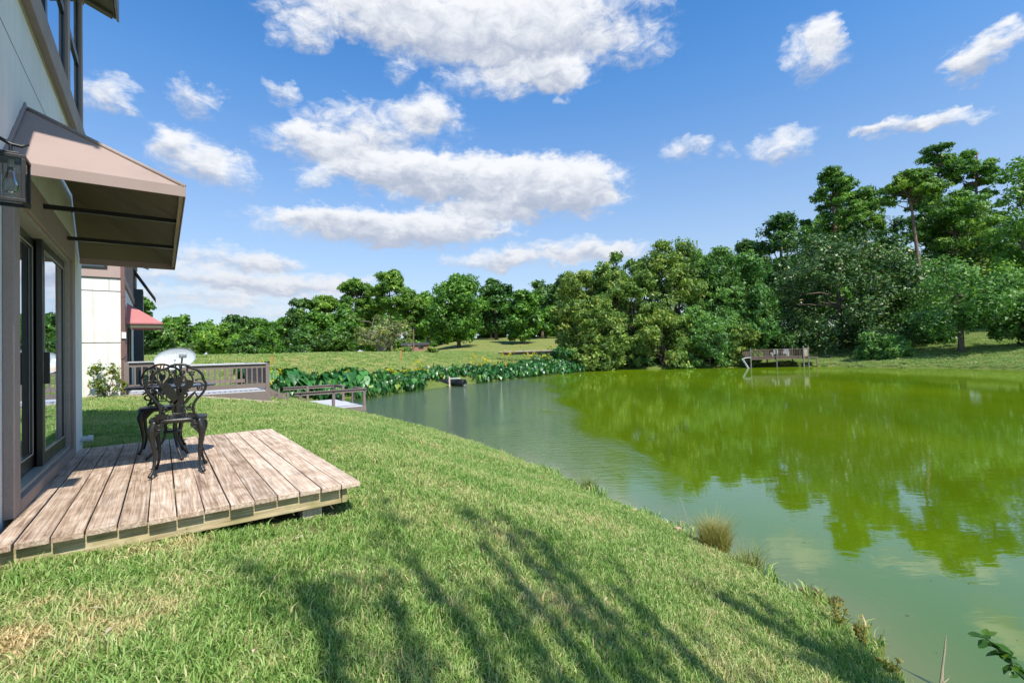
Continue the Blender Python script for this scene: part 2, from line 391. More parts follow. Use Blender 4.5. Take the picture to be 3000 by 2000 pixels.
def leafmat(name, ramp, rough=.5, trans=.3, spec=.4, gain=2.0):
    m_, k = mat(name)
    ti = k.add('ShaderNodeAttribute', attribute_name='tint').outputs['Fac']
    oi = k.add('ShaderNodeObjectInfo').outputs['Random']
    geo = k.add('ShaderNodeNewGeometry')
    big = k.noise(geo.outputs['Position'], .35, 3)
    f = k.math('ADD', ti, k.math('MULTIPLY', k.math('SUBTRACT', big, .5), .5))
    c = k.ramp(f, [(p__, tuple(x*gain for x in c__)) for p__, c__ in ramp])
    c = k.mix(1., c, k.ramp(oi, [(0, (.93, .95, .75)), (.5, (1.1, 1.02, .76)), (1, (1.28, 1.08, .75))]), 'MULTIPLY')
    p_ = k.add('ShaderNodeBsdfPrincipled', {'Base Color': c, 'Roughness': rough, 'Specular IOR Level': spec})
    tcol = k.mix(1., c, (1.35, 1.45, .55), 'MULTIPLY')
    tr = k.add('ShaderNodeBsdfTranslucent', {'Color': tcol})
    out(k, k.add('ShaderNodeMixShader', {0: trans, 1: p_.outputs[0], 2: tr.outputs[0]}).outputs[0]); return m_

def make_ground_mat():
    m_, k = mat('ground'); P = k.add('ShaderNodeNewGeometry').outputs['Position']
    dry = k.add('ShaderNodeAttribute', attribute_name='dry').outputs['Fac']
    wet = k.add('ShaderNodeAttribute', attribute_name='wet').outputs['Fac']
    lawn_mask = k.add('ShaderNodeAttribute', attribute_name='lawn').outputs['Fac']  # lawn zone on the house side, coloured as thatch
    n1 = k.noise(P, 1.3, 6, .6); n2 = k.noise(P, 14., 5, .65); n3 = k.noise(P, .25, 4, .6); n4 = k.noise(P, 70., 3)
    green = k.mix(k.remap(n2, .3, .7), (.055, .10, .018), (.15, .20, .045))
    green = k.mix(k.remap(n1, .5, .75), green, (.19, .18, .06))
    straw = k.mix(k.remap(k.noise(k.vm('MULTIPLY', P, (1., 1., 3.)), 5.5, 6, .7), .36, .64), (.17, .15, .05), (.43, .35, .14))
    straw = k.mix(k.remap(k.math('ADD', k.math('MULTIPLY', n1, .55), k.math('MULTIPLY', n3, .45)), .43, .56), straw, (.155, .21, .045))
    c = k.mix(k.math('MULTIPLY', dry, k.remap(n3, .3, .55, .65, 1.)), green, straw)
    thatch = k.mix(k.remap(n4, .3, .7), (.05, .065, .018), (.22, .22, .08))
    c = k.mix(lawn_mask, c, thatch)
    sand = k.mix(k.remap(n2, .3, .7), (.16, .13, .06), (.30, .24, .11))
    c = k.mix(wet, c, sand)
    h = k.math('ADD', k.math('MULTIPLY', n2, .6), k.math('MULTIPLY', n4, .3))
    out(k, principled(k, c, .9, bump(k, h, .8, .09), spec=.15)); return m_
def make_water_mat():
    m_, k = mat('pond_water'); P = k.add('ShaderNodeNewGeometry').outputs['Position']
    sx = k.add('ShaderNodeSeparateXYZ', {0: P})
    shal = k.add('ShaderNodeAttribute', attribute_name='shallow').outputs['Fac']
    rough_p = k.remap(k.noise(k.vm('MULTIPLY', P, (.055, .03, 0)), 1., 3, .5, .6), .44, .58)       # wind-ruffled patches
    wob = k.math('MULTIPLY', k.math('SUBTRACT', k.noise(k.vm('MULTIPLY', P, (.35, .12, 0)), 1., 4, .6, .5), .5), 9.)
    left = k.remap(k.math('ADD', k.math('SUBTRACT', sx.outputs[0], k.math('MULTIPLY', sx.outputs[1], .05)), wob), -2.8, 2.2, 1., .0)
    near = k.remap(sx.outputs[1], 8., 16., .05, 1.)
    ruf = k.math('MULTIPLY', k.math('MAXIMUM', k.math('MULTIPLY', left, near), k.math('MULTIPLY', rough_p, .012)), 1.)
    w1 = k.noise(k.vm('MULTIPLY', P, (1.0, 2.2, 1.)), 2.0, 3, .5, .5)
    w2 = k.noise(k.vm('MULTIPLY', P, (1.0, 2.4, 1.)), 6.5, 4, .6, .3)
    w3 = k.noise(k.vm('MULTIPLY', P, (.5, 1., 1.)), .55, 2, .5)
    hgt = k.math('ADD', k.math('MULTIPLY', w3, .0022), k.math('MULTIPLY', w1, .0016))
    hgt = k.math('ADD', hgt, k.math('MULTIPLY', w2, k.math('MULTIPLY_ADD', ruf, .042, .00018)))
    hgt = k.math('ADD', hgt, k.math('MULTIPLY', w1, k.math('MULTIPLY', ruf, .055)))
    nrm = k.add('ShaderNodeBump', {'Height': hgt, 'Strength': 1., 'Distance': 1.}).outputs[0]
    tone = k.noise(k.vm('MULTIPLY', P, (.10, .05, 0)), 1., 4, .55)
    c = k.mix(k.remap(tone, .35, .65), (.066, .122, .003), (.104, .164, .0025))
    c = k.mix(k.math('MULTIPLY', ruf, .62), c, (.012, .035, .022))  # dimmer reflection of the ruffled area, put into the water colour
    c = k.mix(shal, c, (.15, .15, .045))
    dif = k.add('ShaderNodeBsdfDiffuse', {'Color': c})
    fr = k.add('ShaderNodeFresnel', {'IOR': 1.33, 'Normal': nrm}).outputs[0]
    fr = k.math('MINIMUM', k.math('MULTIPLY_ADD', fr, 1.45, k.math('MULTIPLY_ADD', ruf, .06, .045)), k.math('MULTIPLY_ADD', ruf, .25, .46))
    gl = k.add('ShaderNodeBsdfGlossy', {'Color': (1, 1, 1, 1), 'Roughness': .012, 'Normal': nrm})
    out(k, k.add('ShaderNodeMixShader', {0: fr, 1: dif.outputs[0], 2: gl.outputs[0]}).outputs[0]); return m_
def make_stucco(name, c0, c1, streaks=.35):
    m_, k = mat(name); co = k.add('ShaderNodeTexCoord').outputs['Object']
    a = k.noise(co, 55., 6, .65); b = k.noise(co, 1.4, 6, .65); v = k.noise(k.vm('MULTIPLY', co, (9., 9., .55)), 1., 5, .6)
    c = k.mix(k.remap(b, .3, .7), c0, c1)
    c = k.mix(k.math('MULTIPLY', k.remap(v, .5, .78), streaks), c, tuple(x*.42 for x in c0))
    h = k.math('ADD', a, k.math('MULTIPLY', k.noise(co, 16., 4), .7))
    out(k, principled(k, c, .9, bump(k, h, .55, .008), spec=.15)); return m_
def make_glass(name, tintc=(.012, .016, .018), refl=.5):
    m_, k = mat(name)
    fr = k.add('ShaderNodeFresnel', {'IOR': 1.52}).outputs[0]
    co = k.add('ShaderNodeTexCoord').outputs['Object']
    nb = bump(k, k.noise(co, 1.7, 2), .06, .01)
    base = k.add('ShaderNodeBsdfDiffuse', {'Color': tintc+(1,)})
    gl = k.add('ShaderNodeBsdfGlossy', {'Roughness': .01, 'Color': (.86, .93, 1., 1), 'Normal': nb})
    fac = k.math('MINIMUM', k.math('MULTIPLY_ADD', fr, 1.1, refl), .92)
    out(k, k.add('ShaderNodeMixShader', {0: fac, 1: base.outputs[0], 2: gl.outputs[0]}).outputs[0]); return m_
def make_clear_glass():
    m_, k = mat('clear_glass')
    fr = k.add('ShaderNodeFresnel', {'IOR': 1.5}).outputs[0]
    co = k.add('ShaderNodeTexCoord').outputs['Object']
    nb = bump(k, k.noise(co, 45., 3), .25, .004)
    tr = k.add('ShaderNodeBsdfTransparent', {'Color': (.93, .95, .95, 1)}); gl = k.add('ShaderNodeBsdfGlossy', {'Roughness': .04, 'Normal': nb})
    out(k, k.add('ShaderNodeMixShader', {0: k.math('MULTIPLY', fr, 1.3), 1: tr.outputs[0], 2: gl.outputs[0]}).outputs[0]); return m_
def make_dish():
    m_, k = mat('dish_paint'); co = k.add('ShaderNodeTexCoord').outputs['Object']
    n = k.noise(co, 9., 5, .6)
    d = k.vm('LENGTH', k.vm('MULTIPLY', k.vm('SUBTRACT', co, (-.27, 0, -.10)), (7., 0., 7.)))
    f = k.math('MULTIPLY', k.remap(k.math('ADD', d, k.math('MULTIPLY', n, .8)), .5, 1.4, 1., 0.), .8)
    out(k, principled(k, k.mix(f, k.mix(n, (.40, .44, .48), (.50, .54, .57)), (.46, .27, .11)), .45)); return m_
def make_bark(name, c0, c1):
    m_, k = mat(name); co = k.add('ShaderNodeTexCoord').outputs['Object']
    a = k.noise(k.vm('MULTIPLY', co, (9., 9., 2.)), 1., 5, .65)
    out(k, principled(k, k.mix(k.remap(a, .35, .65), c0, c1), .9, bump(k, a, .8, .05), spec=.1)); return m_

G = dict(
 ground=make_ground_mat(), water=make_water_mat(),
 stucco=make_stucco('stucco_grey', (.70, .685, .65), (.80, .785, .745), .22),
 stucco_w=make_stucco('stucco_white', (.64, .61, .545), (.75, .725, .67), .4),
 stucco_under=make_stucco('stucco_tan', (.40, .36, .24), (.48, .43, .28), .1),
 trim=painted('taupe_trim', (.33, .255, .225), .7, 120, .4, .1),
 trim2=painted('mauve_brown_trim', (.17, .085, .075), .6, 60, .2, .12),
 trim3=painted('pink_taupe_trim', (.40, .29, .25), .7, 60, .2, .1),
 bronze=painted('dark_bronze_frame', (.022, .024, .020), .35, 30, .05, .1),
 teal=painted('dark_teal_frame', (.018, .030, .034), .4, 30, .05, .1),
 alu=painted('aluminium_strip', (.42, .40, .34), .4, 60, .1, .1),
 glass=make_glass('door_glass', refl=.58), glass2=make_glass('window_glass', (.01, .02, .03), .5),
 clear=make_clear_glass(),
 canvas=painted('rose_taupe_canvas', (.33, .245, .215), .85, 300, .3, .05, dirt=.25),
 canvas_red=painted('faded_red_canvas', (.40, .145, .14), .8, 200, .2, .05, dirt=.12),
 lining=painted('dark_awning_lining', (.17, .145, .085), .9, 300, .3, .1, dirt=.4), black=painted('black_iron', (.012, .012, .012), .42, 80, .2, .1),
 chair=painted('blackened_cast_aluminium', (.045, .044, .040), .36, 140, .5, .2, metal=.55, dirt=.2),
 tabletop=painted('navy_tabletop', (.02, .022, .035), .25, 60, .1, .1),
 plank=wood('deck_plank', [(.18, .115, .075), (.41, .29, .205), (.54, .41, .31), (.68, .59, .50)], .8, 1, .9),
 rim=wood('rim_board', [(.27, .20, .10), (.45, .35, .19), (.53, .43, .26), (.58, .50, .34)], .8, 0, .7, True),
 dtaupe=painted('taupe_deck_paint', (.20, .155, .135), .7, 50, .25, .12),
 dwhite=painted('pale_deck_paint', (.50, .50, .52), .6, 40, .2, .08),
 oldwood=wood('old_dock_wood', [(.05, .035, .028), (.10, .07, .055), (.15, .11, .085), (.22, .17, .14)], .85, 0, .5),
 pilew=wood('pile_wood', [(.06, .06, .05), (.10, .10, .085), (.14, .14, .12), (.20, .20, .17)], .85, 2, .3),
 stub=wood('grey_timber', [(.28, .22, .15), (.38, .31, .22), (.45, .38, .28), (.52, .46, .36)], .85, 2, .4),
 dish=make_dish(),
 dishtext=painted('dish_lettering', (.82, .83, .84), .5, 20, .05, .02),
 grey=painted('grey_plastic', (.20, .21, .22), .5, 30, .1, .1),
 white=painted('white_plastic', (.75, .76, .76), .45, 30, .08, .05),
 pipe=painted('black_corrugated', (.014, .015, .018), .45, 30, .1, .1),
 orange=painted('orange_stake', (.75, .16, .05), .6, 30, .1, .1),
 brick=painted('pale_brick', (.50, .30, .24), .85, 50, .5, .15),
 stone=painted('pale_stone', (.40, .37, .32), .9, 18, .6, .15),
 dead=painted('dead_wood', (.13, .095, .055), .9, 60, .6, .25),
 drystem=painted('dry_stem', (.48, .40, .26), .8, 60, .3, .15),
 bark=make_bark('bark_grey', (.07, .055, .04), (.19, .155, .12)), pinebark=make_bark('bark_pine', (.12, .075, .055), (.30, .21, .165)),
 palebark=make_bark('bark_pale', (.20, .17, .13), (.36, .32, .26)),
 roofm=painted('roof_dark', (.045, .045, .05), .8, 40, .4, .2),
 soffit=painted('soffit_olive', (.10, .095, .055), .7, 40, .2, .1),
 brickwall=painted('far_brick', (.38, .20, .16), .85, 8, .2, .15),
)
L = dict(
 oak=leafmat('oak_leaves', [(.1, (.018, .050, .010)), (.45, (.040, .105, .014)), (.75, (.075, .165, .022)), (1, (.13, .215, .035))]),
 dark=leafmat('dark_leaves', [(.1, (.012, .034, .010)), (.5, (.026, .070, .016)), (.85, (.055, .125, .03)), (1, (.11, .18, .06))], .42),
 pine=leafmat('pine_needles', [(.1, (.016, .050, .012)), (.5, (.045, .115, .018)), (.8, (.10, .185, .026)), (1, (.17, .235, .045))], .5),
 willow=leafmat('willow_leaves', [(.1, (.024, .055, .014)), (.45, (.060, .112, .024)), (.75, (.11, .168, .040)), (1, (.22, .24, .085))], .5),
 wgreen=leafmat('feathery_leaves', [(.1, (.020, .055, .016)), (.5, (.045, .115, .03)), (.8, (.08, .17, .045)), (1, (.15, .23, .08))], .5),
 mag=leafmat('magnolia_leaves', [(.1, (.012, .032, .010)), (.5, (.028, .068, .018)), (.75, (.055, .10, .03)), (.93, (.10, .14, .06)), (1, (.20, .16, .08))], .42, .15, .5),
 grey=leafmat('greyish_leaves', [(.1, (.03, .055, .02)), (.5, (.075, .115, .045)), (.8, (.13, .16, .075)), (1, (.25, .25, .15))], .5),
 taro=leafmat('taro_leaves', [(.05, (.008, .042, .014)), (.45, (.020, .10, .028)), (.8, (.045, .16, .04)), (1, (.16, .24, .05))], .36, .2, .5, 1.35),
 gold=leafmat('goldenrod_flowers', [(0, (.25, .27, .012)), (.5, (.55, .50, .02)), (1, (.75, .62, .02))], .7, .2, .3, 1.),
 shrub=leafmat('shrub_leaves', [(.1, (.03, .06, .012)), (.5, (.10, .16, .02)), (.8, (.24, .27, .035)), (1, (.28, .11, .04))], .45, gain=1.5),
 weed=leafmat('weed_leaves', [(.0, (.10, .18, .03)), (.5, (.25, .26, .05)), (1, (.42, .24, .07))], .6, gain=0.95),
 tuft=leafmat('tuft_blades', [(.0, (.10, .17, .04)), (.4, (.22, .27, .09)), (.7, (.38, .34, .17)), (1, (.42, .30, .16))], .6, gain=0.95),
 twig=leafmat('twig_leaves', [(.0, (.02, .07, .015)), (.6, (.05, .14, .02)), (1, (.10, .20, .03))], .4, gain=0.95),
)
def make_grass_mat():
    m_, k = mat('lawn_blades')
    ti = k.add('ShaderNodeAttribute', attribute_name='tint').outputs['Fac']
    P = k.add('ShaderNodeNewGeometry').outputs['Position']
    n1 = k.noise(P, .9, 5, .6); n2 = k.noise(P, 5., 4, .6)
    f = k.math('ADD', ti, k.math('ADD', k.math('MULTIPLY', k.math('SUBTRACT', n1, .47), 1.25), k.math('MULTIPLY', k.math('SUBTRACT', n2, .5), .55)))
    for (px_, py_, pr_, pa_) in ((-2.1, 2.0, .42, .6), (-1.75, 2.35, .25, .35), (-2.1, 2.95, .30, .35), (-1.6, 3.1, .22, .3), (.3, 3.4, .5, .22), (-.6, 5.2, .7, .2), (1.2, 6.2, .6, .22)):
        dd = k.vm('LENGTH', k.vm('MULTIPLY', k.vm('SUBTRACT', P, (px_, py_, 0)), (1., 1., 0)))
        f = k.math('ADD', f, k.math('MULTIPLY', k.remap(dd, pr_*.2, pr_*1.3, pa_, 0., True), k.remap(n2, .3, .6)))
    c = k.ramp(f, [(.0, (.095, .215, .035)), (.30, (.185, .325, .065)), (.56, (.315, .415, .12)), (.80, (.48, .46, .22)), (1., (.58, .44, .22))])
    p_ = k.add('ShaderNodeBsdfPrincipled', {'Base Color': c, 'Roughness': .5, 'Specular IOR Level': .35})
    tr = k.add('ShaderNodeBsdfTranslucent', {'Color': k.mix(1., c, (1.15, 1.3, .6), 'MULTIPLY')})
    out(k, k.add('ShaderNodeMixShader', {0: .22, 1: p_.outputs[0], 2: tr.outputs[0]}).outputs[0]); return m_
L['grass'] = make_grass_mat()

# ------------------------------------------------------------------ ground and pond
def polar(r_a, r_b, nr, step=.45):
    r = np.geomspace(r_a, r_b, nr)
    a = np.concatenate([np.arange(-62, 62, step), np.arange(62, 298, 3.)])
    a = np.radians(a); na = len(a)
    Rr, A = np.meshgrid(r, a, indexing='ij')
    x = (Rr*np.sin(A)).ravel(); y = (Rr*np.cos(A)).ravel()
    i, j = np.meshgrid(np.arange(nr-1), np.arange(na), indexing='ij')
    j2 = (j+1) % na
    Fc = np.stack([i*na+j, (i+1)*na+j, (i+1)*na+j2, i*na+j2], -1).reshape(-1, 4)[:, ::-1]
    # close the middle with a fan of quads
    x = np.append(x, 0); y = np.append(y, 0); c = len(x)-1
    ce = [(c, jj, (jj+1) % na, c) for jj in range(na)]
    return x, y, Fc, na, c
def add_attr(me, name, val):
    a = me.attributes.new(name, 'FLOAT', 'POINT'); a.data.foreach_set('value', np.ascontiguousarray(val, np.float32))
gx, gy, gf, na, cidx = polar(.25, 1500, 270)
gD = shore_dist(gx, gy); gh = height(gx, gy, gD)
V = np.stack([gx, gy, gh], 1)
cap = np.array([(j, (j+1) % na, cidx) for j in range(na)])
me = fast_mesh('ground', V, gf, True)
s_, t_ = to_st(gx, gy)
farw = np.maximum(sstep(s_, 25, 34), sstep(t_, 14, 30))
ratio = np.where(gy < 1, 1., gx/np.maximum(gy, 1))
dry = farw*(1-sstep(ratio, .2, .4))*sstep(gD, 1, 3)*(1-.35*sstep(ratio, -.2, .0))
add_attr(me, 'dry', dry); add_attr(me, 'wet', (1-sstep(gD, -.05, .10))*(1-.85*farw)); add_attr(me, 'lawn', 1-farw)
ground = obj('ground', me, G['ground']); tag(ground, kind='structure', label='grassy ground of lawn, dam and banks round the pond')
wx, wy, wf_, na2, c2 = polar(.25, 105, 150, .8)
me = fast_mesh('pond_water', np.stack([wx, wy, np.full(len(wx), .035)], 1), wf_, True)
wD = shore_dist(wx, wy)
add_attr(me, 'shallow', np.clip(1-sstep(-wD, .05, 1.3), 0, 1)*np.where(wx > 0, 1., .35)*(.6+.4*fbm2(wx, wy, 1.5, 9)))
water = obj('pond_water', me, G['water']); tag(water, kind='structure', label='murky green pond reflecting trees and sky')

# lawn grass: tufts of blades scattered by geometry nodes
def blades(n, rad, h0, h1, wd, seed, lean=.9):
    r = np.random.RandomState(seed)
    th = r.uniform(0, 6.283, n); rr = rad*np.sqrt(r.uniform(0, 1, n)); bx = rr*np.cos(th); by = rr*np.sin(th)
    hh = r.uniform(h0, h1, n); ln = r.uniform(.25, lean, n)*hh; la = r.uniform(0, 6.283, n); tw = r.uniform(0, 6.283, n)
    w_ = wd*r.uniform(.6, 1.2, n)
    cx, cy = np.cos(tw)*w_/2, np.sin(tw)*w_/2; dx, dy = np.cos(la)*ln, np.sin(la)*ln
    z0 = np.full(n, -.012); zt = hh*r.uniform(.75, 1., n)
    V = np.stack([np.stack([bx-cx, by-cy, z0], 1), np.stack([bx+cx, by+cy, z0], 1),
                  np.stack([bx+cx*.8+dx*.4, by+cy*.8+dy*.4, hh*.62], 1), np.stack([bx-cx*.8+dx*.4, by-cy*.8+dy*.4, hh*.62], 1),
                  np.stack([bx+dx*1.1+cx*.15, by+dy*1.1+cy*.15, zt], 1), np.stack([bx+dx*1.1-cx*.15, by+dy*1.1-cy*.15, zt], 1)], 1).reshape(-1, 3)
    b = np.arange(n)[:, None]*6
    Fc = np.concatenate([b+[0, 1, 2, 3], b+[3, 2, 4, 5]], 0)
    tint = np.repeat(np.clip(r.normal(.42, .2, n), 0, 1), 6)
    return fast_mesh('blades', V, Fc, True, tint)
tcol = bpy.data.collections.new('grass_tufts')
for i in range(8):
    o = bpy.data.objects.new('grass_tuft', blades(120, .10, .012, .036 if i < 6 else .062, .0060, 100+i, 1.5 if i < 6 else .9)); o.data.materials.append(L['grass']); tcol.objects.link(o)
def scatter_lawn():
    r = np.random.RandomState(8); P = []; S = []
    for (a, b, sp, sz) in ((.9, 4.5, .060, 1.0), (4.5, 9, .085, 1.05), (9, 16, .135, 1.3), (16, 30, .24, 1.9)):
        xs = np.arange(-b*1.05, min(b*1.05, 5), sp); ys = np.arange(.3, b, sp)
        X, Y = np.meshgrid(xs, ys); X = X.ravel()+r.uniform(-.5, .5, X.size)*sp; Y = Y.ravel()+r.uniform(-.5, .5, Y.size)*sp
        rr = np.hypot(X, Y); ok = (rr >= a) & (rr < b) & (np.abs(X) < Y*1.2+1.6)
        X, Y = X[ok], Y[ok]
        s, t = to_st(X, Y); ok = (t > -1.9) & (s < 30) & ~((s > 3.80) & (s < 7.38) & (t < 1.16)) & ~((t < -.72) & (s < 8.2)) & ~((s > 17.6) & (t < 2.7)); X, Y = X[ok], Y[ok]
        D = shore_dist(X, Y); ok = D > .06; X, Y, D = X[ok], Y[ok], D[ok]
        # bare, trodden earth right before the deck edge
        s, t = to_st(X, Y); edge = (s > 3.45) & (s < 3.85) & (t < 1.0); ok = ~(edge & (r.uniform(0, 1, len(X)) < .55)); X, Y = X[ok], Y[ok]
        Z = height(X, Y); P.append(np.stack([X, Y, Z], 1)); S.append(np.full(len(X), sz)*r.uniform(.8, 1.25, len(X)))
    # longer unmown fringe along the water's edge
    A_ = SHP[(np.hypot(SHP[:, 0], SHP[:, 1]) < 26) & (SHP[:, 0] < 6) & (SHP[:, 1] > 1)]
    for (ax, ay), (bx, by) in zip(A_[:-1], A_[1:]):
        n_ = int(np.hypot(bx-ax, by-ay)*16)
        if n_ > 60 or n_ == 0: continue
        q = r.uniform(0, 1, n_); X = ax+(bx-ax)*q+r.normal(-.03, .05, n_); Y = ay+(by-ay)*q+r.normal(0, .05, n_)
        P.append(np.stack([X, Y, np.maximum(height(X, Y), .02)], 1)); S.append(r.uniform(1., 1.6, n_)+1.6*(r.uniform(0, 1, n_) < .12))
    P = np.concatenate(P); S = np.concatenate(S)
    me = bpy.data.meshes.new('lawn_grass'); me.vertices.add(len(P)); me.vertices.foreach_set('co', P.astype(np.float32).ravel())
    add_attr(me, 'size', S); me.update()
    o = bpy.data.objects.new('lawn_grass', me); link(o); me.materials.append(L['grass'])
    ng = bpy.data.node_groups.new('scatter_tufts', 'GeometryNodeTree')
    ng.interface.new_socket('Geometry', in_out='INPUT', socket_type='NodeSocketGeometry'); ng.interface.new_socket('Geometry', in_out='OUTPUT', socket_type='NodeSocketGeometry')
    N = ng.nodes; gi = N.new('NodeGroupInput'); go = N.new('NodeGroupOutput'); ip = N.new('GeometryNodeInstanceOnPoints')
    ci = N.new('GeometryNodeCollectionInfo'); ci.inputs[0].default_value = tcol; ci.inputs[1].default_value = True; ci.inputs[2].default_value = True
    rv = N.new('FunctionNodeRandomValue'); rv.data_type = 'FLOAT_VECTOR'; rv.inputs[0].default_value = (-.12, -.12, 0); rv.inputs[1].default_value = (.12, .12, 6.283)
    na_ = N.new('GeometryNodeInputNamedAttribute'); na_.data_type = 'FLOAT'; na_.inputs[0].default_value = 'size'
    ip.inputs['Pick Instance'].default_value = True
    lk = ng.links.new
    lk(gi.outputs[0], ip.inputs['Points']); lk(ci.outputs[0], ip.inputs['Instance']); lk(rv.outputs[0], ip.inputs['Rotation']); lk(na_.outputs[0], ip.inputs['Scale']); lk(ip.outputs[0], go.inputs[0])
    md = o.modifiers.new('scatter', 'NODES'); md.node_group = ng
    tag(o, 'short mown lawn grass sloping down to the pond', 'grass', kind='stuff')
    return len(P)
print('tufts', scatter_lawn())
def scatter_dam():
    r = np.random.RandomState(31); X = r.uniform(-40, 16, 16000); Y = r.uniform(28, 78, 16000)
    s, t = to_st(X, Y); D = shore_dist(X, Y); ok = (D > 1.5) & (D < 22) & (s > 31) & (np.abs(X) < Y); X, Y = X[ok], Y[ok]
    X2 = r.uniform(36, 75, 9000); Y2 = r.uniform(40, 80, 9000); D2 = shore_dist(X2, Y2); ok = (D2 > .1) & (D2 < 20) & (X2 < Y2*1.15); X = np.append(X, X2[ok]); Y = np.append(Y, Y2[ok])
    me = bpy.data.meshes.new('dam_grass'); P = np.stack([X, Y, height(X, Y)], 1); me.vertices.add(len(P)); me.vertices.foreach_set('co', P.astype(np.float32).ravel())
    add_attr(me, 'size', r.uniform(1.5, 4.2, len(P))); me.update(); me.materials.append(L['grass'])
    o = bpy.data.objects.new('dam_grass', me); link(o); o.modifiers.new('scatter', 'NODES').node_group = bpy.data.node_groups['scatter_tufts']
    tag(o, 'rough grass on the slope of the dam and the far bank', 'grass', kind='stuff')
scatter_dam()

# ------------------------------------------------------------------ near house
def hroot(name, t, s, z, label, cat, group=None):
    """root in the house frame; returns (root, MB factory) whose coordinates are (t, s, z relative to the eye)"""
    o = empty(name, HF(t, s, z), AZ, label, cat, group)
    return o, (lambda: MB((t, s, z)))
h1, B = hroot('house', -.8, 5.0, -1.3, 'grey stucco house with sliding glass door, taupe awning and upper windows', 'house')
WT = -.80
wallm = B()
wallm.box(-1.0, WT, 2.6, 4.42, -1.7, 2.62).box(-1.0, WT, 6.80, 8.0, -1.7, 2.62).box(-1.0, WT, 4.42, 6.80, 1.14, 2.62).box(-1.0, WT, 4.42, 6.80, -1.7, -.90)
wallm.box(-7, -1.0, 7.8, 8.0, -1.7, 2.62).box(-7, -1.0, 2.6, 2.8, -1.7, 4.9).box(-7.2, -7, 2.6, 8.0, -1.7, 6.0)
wallm.build('wall', G['stucco'], h1)
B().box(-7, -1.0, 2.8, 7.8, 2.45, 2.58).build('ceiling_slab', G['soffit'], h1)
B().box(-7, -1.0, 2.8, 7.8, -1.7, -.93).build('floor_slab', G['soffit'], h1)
for z in (2.19,):
    B().box(WT, WT+.0015, 2.6, 7.99, z, z+.008).build('panel_joint', G['bronze'], h1)
# door surround
B().box(WT, -.745, 4.28, 4.44, -.949, 1.10).build('jamb_trim', G['trim'], h1, bevel=.006)
B().box(WT, -.745, 6.78, 6.95, -.949, 1.10).build('jamb_trim', G['trim'], h1, bevel=.006)
B().box(WT, -.745, 4.28, 6.95, 1.102, 1.35).build('head_trim', G['trim'], h1, bevel=.006)
B().box(-.90, -.742, 4.442, 6.778, -.949, -.862).build('sill', G['trim'], h1, bevel=.004)
B().box(-.86, -.775, 4.442, 6.778, -.86, -.835).build('door_track', G['alu'], h1)
# sliding door: two leaves
def door_leaf(s0, s1, tt, z0, z1, depth=.04):
    w_ = .085
    lf = B().ring(0, tt-depth, tt, (s0, s1, z0, z1), (w_, w_, .12, .09)).build('door_leaf', G['bronze'], h1, bevel=.004)
    B().box(tt-.016, tt-.008, s0+w_, s1-w_, z0+.12, z1-.09).build('pane', G['glass'], lf)
    B().ring(0, tt+.0005, tt+.004, (s0+w_-.012, s1-w_+.012, z0+.108, z1-.078), (.012, .012, .012, .012)).build('glazing_bead', G['alu'], lf)
    return lf
lf = door_leaf(4.45, 5.62, -.86, -.833, 1.075)
lf2 = door_leaf(5.58, 6.74, -.805, -.833, 1.075)
B().box(-.80, -.765, 5.60, 5.63, -.15, .12).build('handle', G['black'], lf2, bevel=.004)
B().box(-.93, -.77, 4.442, 6.778, 1.075, 1.10).box(-.93, -.77, 6.74, 6.779, -.86, 1.075).build('door_frame', G['alu'], h1)
B().box(-1.3, -1.28, 4.42, 6.80, -.93, 1.14).build('curtain', G['grey'], h1)
# upper storey
B().box(-.98, -.735, 2.58, 8.06, 2.622, 2.86).build('sill_band', G['trim'], h1, bevel=.004)
B().box(-.95, -.79, 2.6, 8.02, 2.600, 2.621).build('band_underside', G['stucco_under'], h1)
posts = [2.6, 4.55, 6.80, 7.90]
for i, s in enumerate(posts):
    wd = .16 if i < 3 else .12
    B().box(-.93, -.775, s, s+wd, 2.861, 4.60).build('mullion_post', G['trim'], h1, bevel=.004)
for a, b in zip(posts[:-1], posts[1:]):
    a += .16
    t0, t1 = -.88, -.80
    wo = B().ring(0, t0, t1, (a, b, 2.862, 4.58), (.07, .07, .07, .08)).build('window', G['teal'], h1, bevel=.004)
    B().box(t0+.005, t1+.006, a+.07, b-.07, 3.70, 3.78).build('transom', G['teal'], wo)
    if b-a > 1.2:
        mdl = (a+b)/2
        for z0_, z1_ in ((2.932, 3.699), (3.781, 4.499)): B().box(t0+.004, t1+.004, mdl-.045, mdl+.045, z0_, z1_).build('glazing_bar', G['teal'], wo)
    B().box(t1-.02, t1-.012, a+.07, b-.07, 2.93, 4.50).build('pane', G['glass2'], wo)
B().box(-.97, -.76, 2.6, 8.02, 4.601, 4.84).build('head_band', G['trim'], h1)
B().box(-7, -.98, 7.82, 8.0, 2.621, 4.84).build('end_wall', G['stucco'], h1)
